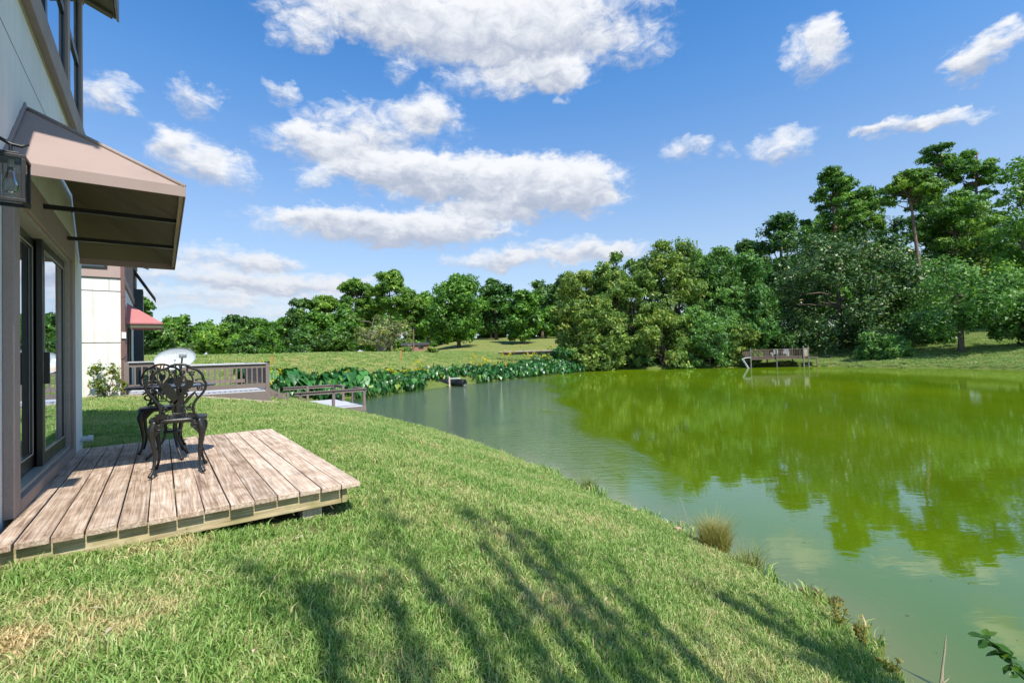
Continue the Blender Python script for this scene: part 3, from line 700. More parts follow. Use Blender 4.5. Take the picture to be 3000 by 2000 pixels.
# roof falling towards the pond, with a thick eave
rf = B()
def zr(t, off=0): return 4.73-(t+.46)*.38+off
rf.prism([(-.46, zr(-.46)), (-7.2, zr(-7.2)), (-7.2, zr(-7.2, .24)), (-.44, zr(-.44, .28))], 1, 2.3, 8.35)
roof1 = rf.build('roof', G['roofm'], h1)
B().prism([(-.43, zr(-.43)-.012), (-.46, zr(-.46)-.012), (-.46, zr(-.46, .27)), (-.43, zr(-.43, .27))], 1, 2.28, 8.37).build('fascia', G['bronze'], roof1)
B().prism([(-.47, zr(-.47)-.012), (-1.0, zr(-1.0)-.012), (-1.0, zr(-1.0)-.001), (-.47, zr(-.47)-.001)], 1, 2.31, 8.34).build('soffit', G['soffit'], roof1)
B().prism([(-.50, zr(-.50)-.045), (-2.5, zr(-2.5)-.045), (-2.5, zr(-2.5)-.014), (-.50, zr(-.50)-.014)], 1, 8.22, 8.33).build('rake_board', G['soffit'], roof1)
# awning: sloping side and front cloth on a frame
A0, A1, OT, ZB = 4.26, 7.72, .15, 1.30
pk0, pk1, ZP = 4.88, 7.15, 1.89
aw = B()
def quad(a, b, c, d, th=.006):
    a, b, c, d = (np.array(x, float) for x in (a, b, c, d)); n = np.cross(b-a, d-a); n /= np.linalg.norm(n)
    aw.pts([a, b, c, d, a-n*th, b-n*th, c-n*th, d-n*th], [(0, 1, 2, 3), (7, 6, 5, 4), (0, 4, 5, 1), (1, 5, 6, 2), (2, 6, 7, 3), (3, 7, 4, 0)])
wt_ = WT+.012
quad((wt_, A0, ZB), (OT, A0, ZB), (wt_+.012, pk0, ZP), (wt_, pk0, ZP))
quad((OT, A0, ZB), (OT, A1, ZB), (wt_+.012, pk1, ZP), (wt_+.012, pk0, ZP))
quad((OT, A1, ZB), (wt_, A1, ZB), (wt_, pk1, ZP), (wt_+.012, pk1, ZP))
awn = aw.build('awning', G['canvas'], h1)
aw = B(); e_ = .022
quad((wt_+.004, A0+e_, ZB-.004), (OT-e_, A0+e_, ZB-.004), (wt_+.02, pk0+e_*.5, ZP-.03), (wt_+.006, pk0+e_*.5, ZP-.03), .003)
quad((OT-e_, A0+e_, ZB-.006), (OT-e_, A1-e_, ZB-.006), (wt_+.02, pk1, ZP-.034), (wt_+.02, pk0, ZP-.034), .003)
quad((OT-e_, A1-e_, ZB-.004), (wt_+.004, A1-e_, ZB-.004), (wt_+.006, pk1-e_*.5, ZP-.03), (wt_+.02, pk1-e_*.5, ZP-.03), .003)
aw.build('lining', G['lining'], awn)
B().box(wt_, OT+.004, A0-.007, A0-.001, ZB-.075, ZB+.004).build('valance', G['canvas'], awn, bevel=.002)
B().box(OT, OT+.006, A0, A1, ZB-.075, ZB+.004).build('valance', G['canvas'], awn)
B().box(wt_, OT+.004, A1+.001, A1+.007, ZB-.075, ZB+.004).build('valance', G['canvas'], awn)
B().tube([(OT, A0, ZB+.004), (wt_+.012, pk0, ZP+.004)], .016, 8).build('hip_seam', G['trim'], awn, smooth=True)
B().tube([(OT, A1, ZB+.004), (wt_+.012, pk1, ZP+.004)], .016, 8).build('hip_seam', G['trim'], awn, smooth=True)
for s in (5.22, 6.42):
    B().bar((WT+.004, s, 1.268), (OT-.006, s, 1.268), .03, .035).build('support_rod', G['black'], awn)
    B().box(WT+.001, WT+.012, s-.035, s+.035, 1.20, 1.335).build('rod_bracket', G['black'], awn, bevel=.003)
B().box(OT-.03, OT-.002, A0+.01, A1-.01, ZB-.05, ZB-.015).build('front_bar', G['stucco_under'], awn)
# caulk bead where the cloth meets the wall
r_ = random.Random(2); path = []
for i in range(15):
    q = i/14; path.append((WT+.006, A0+(pk0-A0)*q+r_.uniform(-.008, .008)-.008, ZB+(ZP-ZB)*q+.012+r_.uniform(-.006, .006)))
path.append((WT+.006, pk0+.02, ZP+.055)); 
B().tube(path, [.014]*14+[.018, .006], 6).build('sealant_bead', G['trim'], awn, smooth=True)
# drain stub in the far corner of the wall
B().tube([(-.84, 7.86, -.905), (-.70, 7.86, -.905)], .033, 14).tube([(-.735, 7.86, -.905), (-.688, 7.86, -.905)], .042, 14).build('drain_stub', G['white'], h1)

# wall lantern
lan, LB = hroot('wall_lantern', -.69, 3.86, .92, 'black box wall lantern with clear glass and bulb beside the awning', 'lantern')
def lantern(lan):
    cx, cy, z0, z1, hw = -.685, 3.86, .93, 1.20, .062
    for sx in (-1, 1):
        for sy in (-1, 1): LB().box(cx+sx*hw-.009, cx+sx*hw+.009, cy+sy*hw-.009, cy+sy*hw+.009, z0+.0205, z1-.0205).build('corner_bar', G['black'], lan, bevel=.002)
    o4 = (cx-hw-.0105, cx+hw+.0105, cy-hw-.0105, cy+hw+.0105); h4 = (.021,)*4
    LB().ring(2, z0, z0+.02, o4, h4).build('bottom_rail', G['black'], lan, bevel=.002); LB().ring(2, z1-.02, z1, o4, h4).build('top_rail', G['black'], lan, bevel=.002)
    LB().box(cx-hw+.011, cx+hw-.011, cy-hw+.011, cy+hw-.011, z1-.012, z1-.004).build('roof_plate', G['black'], lan)
    LB().box(cx-.042, cx+.042, cy-.042, cy+.042, z1+.001, z1+.022).tube([(cx, cy, z1+.02), (cx, cy, z1+.085)], .009, 8).build('cap', G['black'], lan, bevel=.003)
    LB().tube([(WT+.02, cy, z1+.125), (cx-.06, cy, z1+.11), (cx, cy, z1+.075), (cx+.045, cy, z1+.07), (cx+.075, cy, z1+.088)], [.010, .010, .010, .009, .006], 8).build('arm', G['black'], lan, smooth=True)
    LB().box(WT+.001, WT+.022, cy-.055, cy+.055, z1-.06, z1+.18).build('back_plate', G['black'], lan, bevel=.004)
    for sx in (-1, 1):
        LB().box(cx+sx*hw-.002, cx+sx*hw+.002, cy-hw+.012, cy+hw-.012, z0+.021, z1-.021).build('pane', G['clear'], lan)
        LB().box(cx-hw+.012, cx+hw-.012, cy+sx*hw-.002, cy+sx*hw+.002, z0+.021, z1-.021).build('pane', G['clear'], lan)
    bb = LB().lathe([(.013, .0), (.016, -.03), (.026, -.07), (.034, -.105), (.029, -.135), (.018, -.15), (.002, -.155)], (cx, cy, z1-.055), 16).build('bulb', G['clear'], lan, smooth=True)
    LB().lathe([(.014, 0), (.014, -.045), (.008, -.05)], (cx, cy, z1-.013), 12).build('socket', G['alu'], bb)
    LB().tube([(cx-.006, cy, z1-.085), (cx-.005, cy, z1-.13)], .003, 6).tube([(cx+.006, cy, z1-.085), (cx+.005, cy, z1-.13)], .003, 6).build('filament', G['orange'], bb)
lantern(lan)

# ------------------------------------------------------------------ near timber deck
dk, DB = hroot('timber_deck', .2, 5.5, -1.12, 'low weathered timber deck before the sliding door', 'deck')
PITCH = .1447; rr_ = random.Random(4); ZD = -.95
plank_len = 3.66
base = MB(); base.box(-.0695, .0695, 0, plank_len, -.038, 0)
for i in range(14):
    tc0 = 1.229-PITCH*(i+.5)
    bmh = MB()
    e0, e1 = rr_.uniform(-.014, .014), rr_.uniform(-.01, .01)
    w_ = .0698*rr_.uniform(.985, 1.0) if i < 13 else .045
    n = 9; P = []
    bow = rr_.uniform(-.003, .003)
    # plank in short lengths with a slightly wavering edge
    for j in range(n):
        y = (plank_len)*j/(n-1)+(e0 if j == 0 else e1 if j == n-1 else 0)
        bx = bow*math.sin(math.pi*j/(n-1)); zz = rr_.uniform(-.0015, .0015)
        cup = .0012
        for xx, z in ((-w_, -.038), (w_, -.038), (w_, -.0005+zz), (0, -cup+zz), (-w_, -.0005+zz)): P.append((xx+bx, y, z))
    Fq = []
    for j in range(n-1):
        for q in range(5): Fq.append((j*5+q, j*5+(q+1) % 5, (j+1)*5+(q+1) % 5, (j+1)*5+q))
    Fq = [tuple(reversed(f)) for f in Fq]
    Fq += [(0, 1, 2, 3, 4), tuple((n-1)*5+q for q in (4, 3, 2, 1, 0))]
    bmh.pts(P, Fq)
    o = bmh.build('plank', G['plank'], dk, bevel=.004, loc=(tc0-.2 if i < 13 else tc0+.02-.2, 3.70-5.5, ZD+1.12))
    nm = MB()
    for sj in (.06, 1.2, 2.4, 3.55):
        for xx in (-.04, .04): nm.lathe([(.0045, 0), (.0045, .0012)], (xx+rr_.uniform(-.006, .006), sj+rr_.uniform(-.01, .01), -.0012), 8)
    nm.build('nail_heads', G['bronze'], o)['kind'] = 'stuff'
DB().box(-.74, 1.10, 3.75, 3.788, -1.103, -.9885).build('rim_joist', G['rim'], dk, bevel=.004)
DB().box(1.101, 1.139, 3.735, 7.33, -1.100, -.9885).build('side_joist', G['rim'], dk, bevel=.004)
DB().box(-.74, 1.10, 7.29, 7.328, -1.100, -.9885).build('rim_joist', G['rim'], dk)
for s in (4.6, 5.5, 6.4): DB().box(-.74, 1.10, s, s+.038, -1.10, -.9886).build('joist', G['rim'], dk)
for (t, s) in ((.83, 3.80), (-.5, 3.85), (.83, 7.1), (-.5, 7.1)): DB().box(t, t+.14, s, s+.14, -1.34, -1.1035).build('footing_block', G['stub'], dk, bevel=.006)

# ------------------------------------------------------------------ neighbouring house
h2, B2 = hroot('house', -.9, 17.5, -1.2, 'cream white stucco house beyond the lawn, with red awning', 'house')
B = B2; T2 = -.92; S0, S1 = 17.5, 29.0
B().box(-8, T2, S0, S0+.2, -1.5, 2.42).build('side_wall', G['stucco_w'], h2)
B().box(T2-.2, T2, S0+.2, S1, -1.5, 2.42).build('front_wall', G['stucco'], h2)
B().box(-8, T2, S1, S1+.2, -1.5, 4.8).build('end_wall', G['stucco'], h2)
B().box(-8.2, -8, S0, S1, -1.5, 5.5).build('rear_wall', G['stucco'], h2)
for z in (.60, 2.05):
    B().box(-8, T2-.002, S0-.004, S0-.0005, z, z+.018).build('panel_joint', G['bronze'], h2)
B().box(-1.175, -1.165, S0-.004, S0-.0005, 2.07, 2.40).build('panel_joint', G['bronze'], h2)
B().box(-8, T2+.02, S0-.03, S0+.17, 2.421, 2.445).build('shadow_lip', G['bronze'], h2)
# upper storey clad in pinkish boards with windows
B().box(-1.20, T2+.02, S0-.02, S0+.18, 2.446, 4.75).build('corner_board', G['trim3'], h2)
B().box(-8, -1.20, S0-.02, S0+.18, 2.446, 2.66).build('sill_board', G['trim3'], h2)
B().box(-8, -3.2, S0-.02, S0+.18, 2.661, 4.75).build('upper_wall', G['trim3'], h2)
B().box(-3.2, -1.20, S0-.02, S0+.18, 4.3, 4.75).build('upper_wall', G['trim3'], h2)
for a_, b_ in ((-3.2, -2.22), (-2.218, -1.2)):
    wno = B().ring(1, S0-.03, S0+.02, (a_, b_, 2.661, 4.3), (.07,)*4).build('window', G['bronze'], h2)
    B().box(a_+.07, b_-.07, S0, S0+.008, 2.731, 4.23).build('pane', G['glass2'], wno)
# front: window strip, door, band
B().box(T2-.18, T2+.05, S0+.18, S1, 2.446, 2.66).build('sill_band', G['trim3'], h2)
B().box(T2-.18, T2+.03, S0+.18, S1+.03, 4.40, 4.75).build('head_band', G['trim3'], h2)
for i in range(7):
    s = S0+.25+i*1.6
    B().box(T2-.15, T2+.04, s, s+.14, 2.661, 4.399).build('mullion_post', G['trim3'], h2)
    fo = B().ring(0, T2-.10, T2-.04, (s+.141, s+1.6, 2.661, 4.399), (.06,)*4).build('window', G['teal'], h2)
    B().box(T2-.08, T2-.07, s+.201, s+1.54, 2.721, 4.339).build('pane', G['glass2'], fo)
B().box(T2, T2+.05, 19.3, 19.45, -.8, 1.3).build('jamb_trim', G['trim3'], h2); B().box(T2, T2+.05, 22.2, 22.35, -.8, 1.3).build('jamb_trim', G['trim3'], h2)
B().box(T2, T2+.05, 19.3, 22.35, 1.301, 1.45).build('head_trim', G['trim3'], h2)
for da, db in ((19.452, 20.828), (20.83, 22.198)):
    df = B().ring(0, T2+.002, T2+.04, (da, db, -.8, 1.3), (.08, .08, .1, .08)).build('door_leaf', G['bronze'], h2)
    B().box(T2+.01, T2+.02, da+.08, db-.08, -.7, 1.22).build('pane', G['glass'], df)
# dark corner pier further along the front
B().box(T2+.001, T2+.32, 25.2, 26.2, -1.3, 3.1).build('pier', G['teal'], h2)
B().prism([(T2+.001, 4.0), (T2+.75, 2.75), (T2+.75, 2.68), (T2+.001, 3.9)], 1, 25.1, 26.6).build('lean_to_roof', G['roofm'], h2)
# downspout
dsp = B().box(T2+.003, T2+.10, S0-.035, S0+.06, -.85, 4.3).build('downspout', G['trim2'], h2, bevel=.01)
for z in (-.3, .52, 1.9): B().box(T2+.002, T2+.108, S0-.042, S0+.066, z, z+.05).build('strap', G['trim2'], dsp)
B().prism([(T2+.0, .55), (T2+.13, .50), (T2+.13, .28), (T2+.06, .15), (T2+.0, .15)], 1, S0-.06, S0-.036).build('downspout_offset', G['trim2'], dsp)
B().box(T2+.02, T2+.12, S0-.075, S0-.037, .72, .90).build('meter_plate', G['white'], h2, bevel=.006)
# roof
r2 = B()
def zr2(t, o=0): return 4.73-(t+.52)*.38+o
r2.prism([(-.52, zr2(-.52)), (-8.3, zr2(-8.3)), (-8.3, zr2(-8.3, .24)), (-.50, zr2(-.50, .26))], 1, S0-.4, 30.2)
roof2 = r2.build('roof', G['roofm'], h2)
B().prism([(-.48, zr2(-.48)-.01), (-.53, zr2(-.53)-.012), (-.53, zr2(-.53, .25)), (-.48, zr2(-.48, .25))], 1, S0-.42, 30.22).build('fascia', G['trim3'], roof2)
B().prism([(-.54, zr2(-.54)-.012), (-1.1, zr2(-1.1)-.012), (-1.1, zr2(-1.1)-.001), (-.54, zr2(-.54)-.001)], 1, S0-.38, 30.18).build('soffit', G['soffit'], roof2)
# red awning
aw = B(); a0, a1, ot, zb, q0, q1, zp = 18.9, 22.8, .05, 1.27, 19.5, 22.2, 1.93; wt_ = T2+.052
def quad2(a, b, c, d, th=.006):
    a, b, c, d = (np.array(x, float) for x in (a, b, c, d)); n = np.cross(b-a, d-a); n /= np.linalg.norm(n)
    aw.pts([a, b, c, d, a-n*th, b-n*th, c-n*th, d-n*th], [(0, 1, 2, 3), (7, 6, 5, 4), (0, 4, 5, 1), (1, 5, 6, 2), (2, 6, 7, 3), (3, 7, 4, 0)])
quad2((wt_, a0, zb), (ot, a0, zb), (wt_+.012, q0, zp), (wt_, q0, zp)); quad2((ot, a0, zb), (ot, a1, zb), (wt_+.012, q1, zp), (wt_+.012, q0, zp)); quad2((ot, a1, zb), (wt_, a1, zb), (wt_, q1, zp), (wt_+.012, q1, zp))
an2 = aw.build('awning', G['canvas_red'], h2)
B().box(wt_, ot+.004, a0-.008, a0-.001, zb-.035, zb+.004).build('valance', G['canvas_red'], an2)
B().box(wt_, ot-.01, a0+.02, a0+.05, zb-.16, zb-.036).build('frame_bar', G['soffit'], an2); B().box(ot-.04, ot, a0+.05, a1-.05, zb-.16, zb-.036).build('frame_bar', G['soffit'], an2)

# ------------------------------------------------------------------ neighbour's raised deck with railing
nd, ND = hroot('railed_deck', .9, 18.6, -1.2, 'taupe railed deck with pale floor before the cream house', 'deck')
DS0, DS1, DT0, DT1 = 17.42, 22.4, -.80, 2.86
mid_t = .55                                          # a step down behind the bistro set
fl1, fl2 = -.84, -.985
def floor_boards(t0, t1, z, root, fac):
    n = int((DS1-DS0)/.145); 
    for i in range(n):
        s = DS0+.03+i*.145
        fac().box(t0, t1, s, s+.138, z-.03, z).build('floor_board', G['dwhite'], root)
floor_boards(DT0, mid_t-.002, fl1, nd, ND); floor_boards(mid_t+.002, DT1, fl2, nd, ND)
ND().box(mid_t-.02, mid_t+.001, DS0+.03, DS1, fl2+.001, fl1-.031).build('step_riser', G['dtaupe'], nd)
ND().box(DT0, mid_t-.001, DS0, DS0+.04, -1.35, fl1-.032).build('fascia_board', G['dtaupe'], nd)
ND().box(mid_t+.001, DT1+.02, DS0, DS0+.04, -1.42, fl2-.032).build('fascia_board', G['dtaupe'], nd)
ND().box(DT1-.02, DT1+.02, DS0+.041, DS1, -1.42, fl2-.032).build('fascia_board', G['dtaupe'], nd)
def railing(p, q, z, h=.90, skip_ends=False):
    """posts are built apart; rails and balusters from p to q (t, s)"""
    p = np.array(p, float); q = np.array(q, float); Lg = np.linalg.norm(q-p); dr = (q-p)/Lg
    def seg(a, b, z0, z1, wd): return ND().bar((a[0], a[1], (z0+z1)/2), (b[0], b[1], (z0+z1)/2), wd, z1-z0)
    seg(p, q, z+h-.035, z+h, .14).build('cap_rail', G['dwhite'], nd)
    seg(p, q, z+h-.16, z+h-.0355, .035).build('top_rail', G['dtaupe'], nd)
    seg(p, q, z+.10, z+.235, .035).build('bottom_rail', G['dtaupe'], nd)
    n = int(Lg/.142)
    for i in range(1, n):
        c = p+dr*(i*Lg/n)
        ND().box(c[0]-.018, c[0]+.018, c[1]-.018, c[1]+.018, z+.236, z+h-.161).build('baluster', G['dtaupe'], nd)
railing((DT0+.03, DS0+.05), (mid_t-.05, DS0+.05), fl1); railing((mid_t+.05, DS0+.05), (DT1-.06, DS0+.05), fl2)
railing((DT1-.05, DS0+.12), (DT1-.05, DS1-.1), fl2); railing((DT1-.1, DS1-.05), (DT0+.1, DS1-.05), fl2)
for t, s in ((DT1-.05, DS0+.05), (DT1-.05, DS1-.05), (mid_t, DS0+.05), (DT0, DS0+.05), (DT0+.06, DS1-.05)):
    zz = fl2 if t > mid_t-.01 else fl1
    ND().box(t-.055, t+.055, s-.055, s+.055, -1.5, zz+.90).build('post', G['dtaupe'], nd)
ND().box(DT1-.13, DT1+.03, DS0-.03, DS0+.13, fl2+.901, fl2+.935).build('post_cap', G['bronze'], nd)
# steps from the raised deck down to the pond dock
stp, SB = hroot('deck_stairs', 3.6, 20.4, -1.6, 'short taupe stair with hand rails leading down to the pond dock', 'stairs')
def stairs():
    t0, t1 = 2.92, 4.3; z0, z1 = -1.3, -2.35; s0, s1 = 20.6, 22.0; n = 7
    for i in range(n):
        t = t0+(t1-t0)*i/n; z = z0+(z1-z0)*i/n
        SB().box(t, t+.32, s0, s1, z-.04, z).build('tread', G['dwhite'], stp)
    for s in (s0-.04, s1+.04):
        SB().bar((t0, s, z0-.14), (t1, s, z1-.14), .04, .22).build('stringer', G['dtaupe'], stp)
        SB().bar((t0, s, z0+.5), (t1, s, z1+.5), .09, .12).build('hand_rail', G['dtaupe'], stp)
        for f in (.02, .5, .98):
            t = t0+(t1-t0)*f; z = z0+(z1-z0)*f
            SB().box(t-.045, t+.045, s-.045, s+.045, z-.35, z+.5).build('post', G['dtaupe'], stp)
stairs()
# small gate panel and leaning stick by the stair
gp, GB = hroot('gate_panel', 4.05, 22.4, -2.2, 'small taupe slatted gate panel beside the dock stairs', 'gate')
for t in (3.72, 4.38): GB().box(t-.05, t+.05, 22.36, 22.46, -2.35, -1.42).build('post', G['dtaupe'], gp)
for z in (-1.52, -2.02): GB().box(3.771, 4.329, 22.39, 22.43, z, z+.08).build('rail', G['dtaupe'], gp)
for i in range(3): GB().box(3.9+i*.13, 3.94+i*.13, 22.395, 22.425, -1.939, -1.521).build('slat', G['dtaupe'], gp)

# ------------------------------------------------------------------ pond dock
pd, PB = hroot('pond_dock', 6.6, 26.2, -2.85, 'taupe railed dock with pale floor standing in the near corner of the pond', 'dock')
PS0, PS1, PT0, PT1, PZ = 23.66, 28.8, 5.1, 8.2, -2.40
n = int((PS1-PS0)/.146)
for i in range(n):
    PB().box(PT0, PT1, PS0+i*.146, PS0+i*.146+.139, PZ-.03, PZ).build('floor_board', G['dwhite'], pd)
PB().box(PT0-.02, PT1+.02, PS0-.045, PS0-.002, PZ-.26, PZ-.032).build('fascia_board', G['dtaupe'], pd)
PB().box(PT1-.02, PT1+.022, PS0-.001, PS1, PZ-.26, PZ-.032).build('fascia_board', G['dtaupe'], pd)
PB().box(PT0-.022, PT0+.02, PS0-.001, PS1, PZ-.26, PZ-.032).build('fascia_board', G['dtaupe'], pd)
for t in (PT0+.06, (PT0+PT1)/2, PT1-.06):
    for s in (PS0+.02, PS1-.06): PB().box(t-.06, t+.06, s-.07, s+.05, -3.6, PZ+.83).build('post', G['dtaupe'], pd, bevel=.006)
for s in (25.4, 27.1):
    PB().box(PT1-.12, PT1, s-.06, s+.06, -3.6, PZ+.83).build('post', G['dtaupe'], pd)
PB().tube([(PT1-.06, PS0-.02, -3.5), (PT1-.06, PS0-.02, PZ-.27)], .075, 8).build('pile', G['pilew'], pd)
def drail(a, b):
    PB().bar((a[0], a[1], PZ+.85), (b[0], b[1], PZ+.85), .15, .035).build('cap_rail', G['dtaupe'], pd)
    PB().bar((a[0], a[1], PZ+.765), (b[0], b[1], PZ+.765), .04, .13).build('top_rail', G['dtaupe'], pd)
drail((PT0-.2, PS0-.03), (PT1+.05, PS0-.03)); drail((PT0+.3, PS1-.03), (PT1-.1, PS1-.03)); drail((PT1-.02, PS0+.05), (PT1-.02, 25.3)); drail((PT1-.02, 27.1), (PT1-.02, PS1-.1))

# landscape timber along the upper lawn edge
r_ = random.Random(6)
edge_pts = [(-1.65, 17.25), (.2, 17.05), (1.7, 17.0), (2.6, 17.1), (3.35, 17.3)]
for i, (a, b) in enumerate(zip(edge_pts[:-1], edge_pts[1:])):
    za, zb_ = gst(*a)-CAMZ, gst(*b)-CAMZ
    o, EB = hroot('edging_timber', a[0], a[1], za, ['weathered edging timber under the shrub by the cream house', 'weathered edging timber before the railed deck, second from the shrub', 'weathered edging timber before the railed deck, third from the shrub', 'weathered edging timber at the corner of the railed deck'][i], 'timber', 'edging timbers along the upper lawn')
    EB().bar((a[0]+.02, a[1], za+.04), (b[0]-.02, b[1], zb_+.04), .11, .10).build('beam', G['stub'], o, bevel=.015)

# ------------------------------------------------------------------ satellite dish
dsh, SBd = hroot('satellite_dish', .235, 12.3, gst(.235, 12.4)-CAMZ, 'pale grey satellite dish with rust stain and feed arm behind the bistro chairs', 'satellite dish')
def dish():
    R1, R2 = .375, .245; n = 28; V = []; Fq = []
    for back in (0, 1):
        for i in range(7):
            q = i/6
            for j in range(n):
                a = 2*math.pi*j/n; x = R1*q*math.cos(a); y = R2*q*math.sin(a); z = .085*(1-q*q)+(.006 if back else 0)
                V.append((x, z, y))
    for back in (0, 1):
        o = back*7*n
        for i in range(6):
            for j in range(n):
                f = (o+i*n+j, o+i*n+(j+1) % n, o+(i+1)*n+(j+1) % n, o+(i+1)*n+j); Fq.append(f if back else f[::-1])
    for j in range(n): Fq.append((6*n+j, 6*n+(j+1) % n, 13*n+(j+1) % n, 13*n+j))
    m_ = MB(); m_.pts(V, Fq)
    o = m_.build('reflector', G['dish'], dsh, smooth=True)
    gz_ = dsh.location.z-CAMZ
    hz_ = .085-gz_
    o.location = (0, 0, hz_); o.rotation_euler = (math.radians(-22), math.radians(-8), math.radians(-12))
    # lettering, dots, stain follow the reflector
    tm = DISH_TEXT
    for v in tm.vertices:
        x, y = v.co.x, v.co.y
        X, Y = x+.01, y+.07
        q2 = (X/R1)**2+(Y/R2)**2; v.co = (X, .085*(1-q2)-.004-v.co.z, Y)
    obj('lettering', tm, G['dishtext'], o)
    def decal(cx, cy, rx, ry, matl, name, off=.003, nn=14):
        Vv = []; 
        for j in range(nn):
            a = 2*math.pi*j/nn; X, Y = cx+rx*math.cos(a), cy+ry*math.sin(a); q2 = (X/R1)**2+(Y/R2)**2; Vv.append((X, .085*(1-q2)-off, Y))
        dm = MB(); dm.pts(Vv, [tuple(range(nn))]); dm.build(name, matl, o)
    decal(-.235, .075, .032, .03, G['dishtext'], 'emblem')
    decal(-.03, -.07, .008, .008, G['black'], 'bolt'); decal(.09, -.045, .008, .008, G['black'], 'bolt')
    SBd().tube([(.235, 12.33, gz_-.2), (.235, 12.36, -.15), (.235, 12.40, .06)], .03, 10).build('mast', G['grey'], dsh, smooth=True)
    SBd().bar((.335, 12.32, -.17), (.345, 11.92, .10), .03, .04).build('feed_arm', G['grey'], dsh)
    SBd().box(.29, .42, 11.84, 11.97, .09, .165).lathe([(.035, 0), (.05, .05)], (.355, 11.90, .12), 12).build('feed_horn', G['grey'], dsh, bevel=.015)
dish()

# ------------------------------------------------------------------ bistro set
def spiral(c, r, turns, a0, sgn, n=18, y=0.):
    return [(c[0]+r*(1-.8*i/(n-1))*math.cos(a0+sgn*turns*6.283*i/(n-1)), y, c[1]+r*(1-.8*i/(n-1))*math.sin(a0+sgn*turns*6.283*i/(n-1))) for i in range(n)]
def smooth_path(P, n=5):
    P = [np.array(p, float) for p in P]; outp = []
    for i in range(len(P)-1):
        a = P[max(i-1, 0)]; b = P[i]; c = P[i+1]; d = P[min(i+2, len(P)-1)]
        for j in range(n):
            t = j/n; outp.append(.5*((2*b)+(-a+c)*t+(2*a-5*b+4*c-d)*t*t+(-a+3*b-3*c+d)*t**3))
    outp.append(P[-1]); return outp
KX = .000769
def bk(x, y, yy=0.): return ((x-520)*KX*.86, yy, (865-y)*KX)
OUTL = [(318,880),(348,800),(352,740),(330,680),(272,605),(228,545),(212,495),(238,452),(288,428),(298,372),(350,325),(430,305),(475,278),(550,265),(632,276),(690,310),(758,340),(800,390),(812,440),(836,482),(828,540),(788,602),(730,660),(698,720),(702,790),(742,850)]
PLATES = [[(405,445),(460,480),(505,535),(528,580),(538,650),(505,700),(470,650),(425,615),(392,560),(368,500)],
 [(505,400),(535,420),(560,392),(592,412),(592,460),(572,500),(545,518),(510,490),(494,450)],
 [(636,430),(702,446),(712,472),(684,520),(642,546),(620,592),(582,562),(574,530),(618,480)],
 [(735,556),(700,572),(620,640),(585,705),(624,694),(705,604)],
 [(338,540),(348,592),(420,652),(478,708),(462,668),(402,620)],
 [(480,690),(520,650),(545,640),(545,700),(540,784),(524,784),(520,705),(496,715),(494,784),(480,784)],
 [(575,560),(604,590),(604,690),(606,784),(590,784),(586,700),(566,690),(566,784),(548,784),(548,640)],
 [(300,790),(345,790),(400,800),(440,790),(430,830),(350,850),(312,850)], [(640,790),(700,800),(742,835),(700,850),(640,830)]]
TUBES = [[(470,792),(540,800),(612,786)], [(420,305),(455,330),(450,400),(410,445)], [(520,280),(525,340),(505,400)], [(560,280),(575,330),(592,410)], [(650,290),(640,340),(680,380),(702,446)],
 [(812,445),(770,430),(720,446)], [(300,430),(340,445),(370,500)], [(235,500),(270,470),(330,470),(372,505)], [(810,500),(770,470),(712,472)], [(345,560),(300,590),(290,620)], [(715,575),(740,620),(735,655)], [(330,670),(380,700),(400,740)], [(705,700),(670,700),(650,740)], [(545,515),(548,600),(548,660)], [(610,330),(600,370),(565,395)]]
SPIR = [((400,745), 34, 1.4, 2.6, 1), ((652,742), 34, 1.4, .5, -1), ((268,535), 30, 1.3, 1.2, -1), ((775,535), 30, 1.3, 1.9, 1), ((350,462), 32, 1.3, 3.0, -1), ((690,372), 30, 1.3, .4, 1), ((430,820), 26, 1.2, 2., 1), ((620,812), 26, 1.2, 1., -1), ((600,350), 24, 1.1, 2., 1), ((470,350), 24, 1.1, 1., -1)]
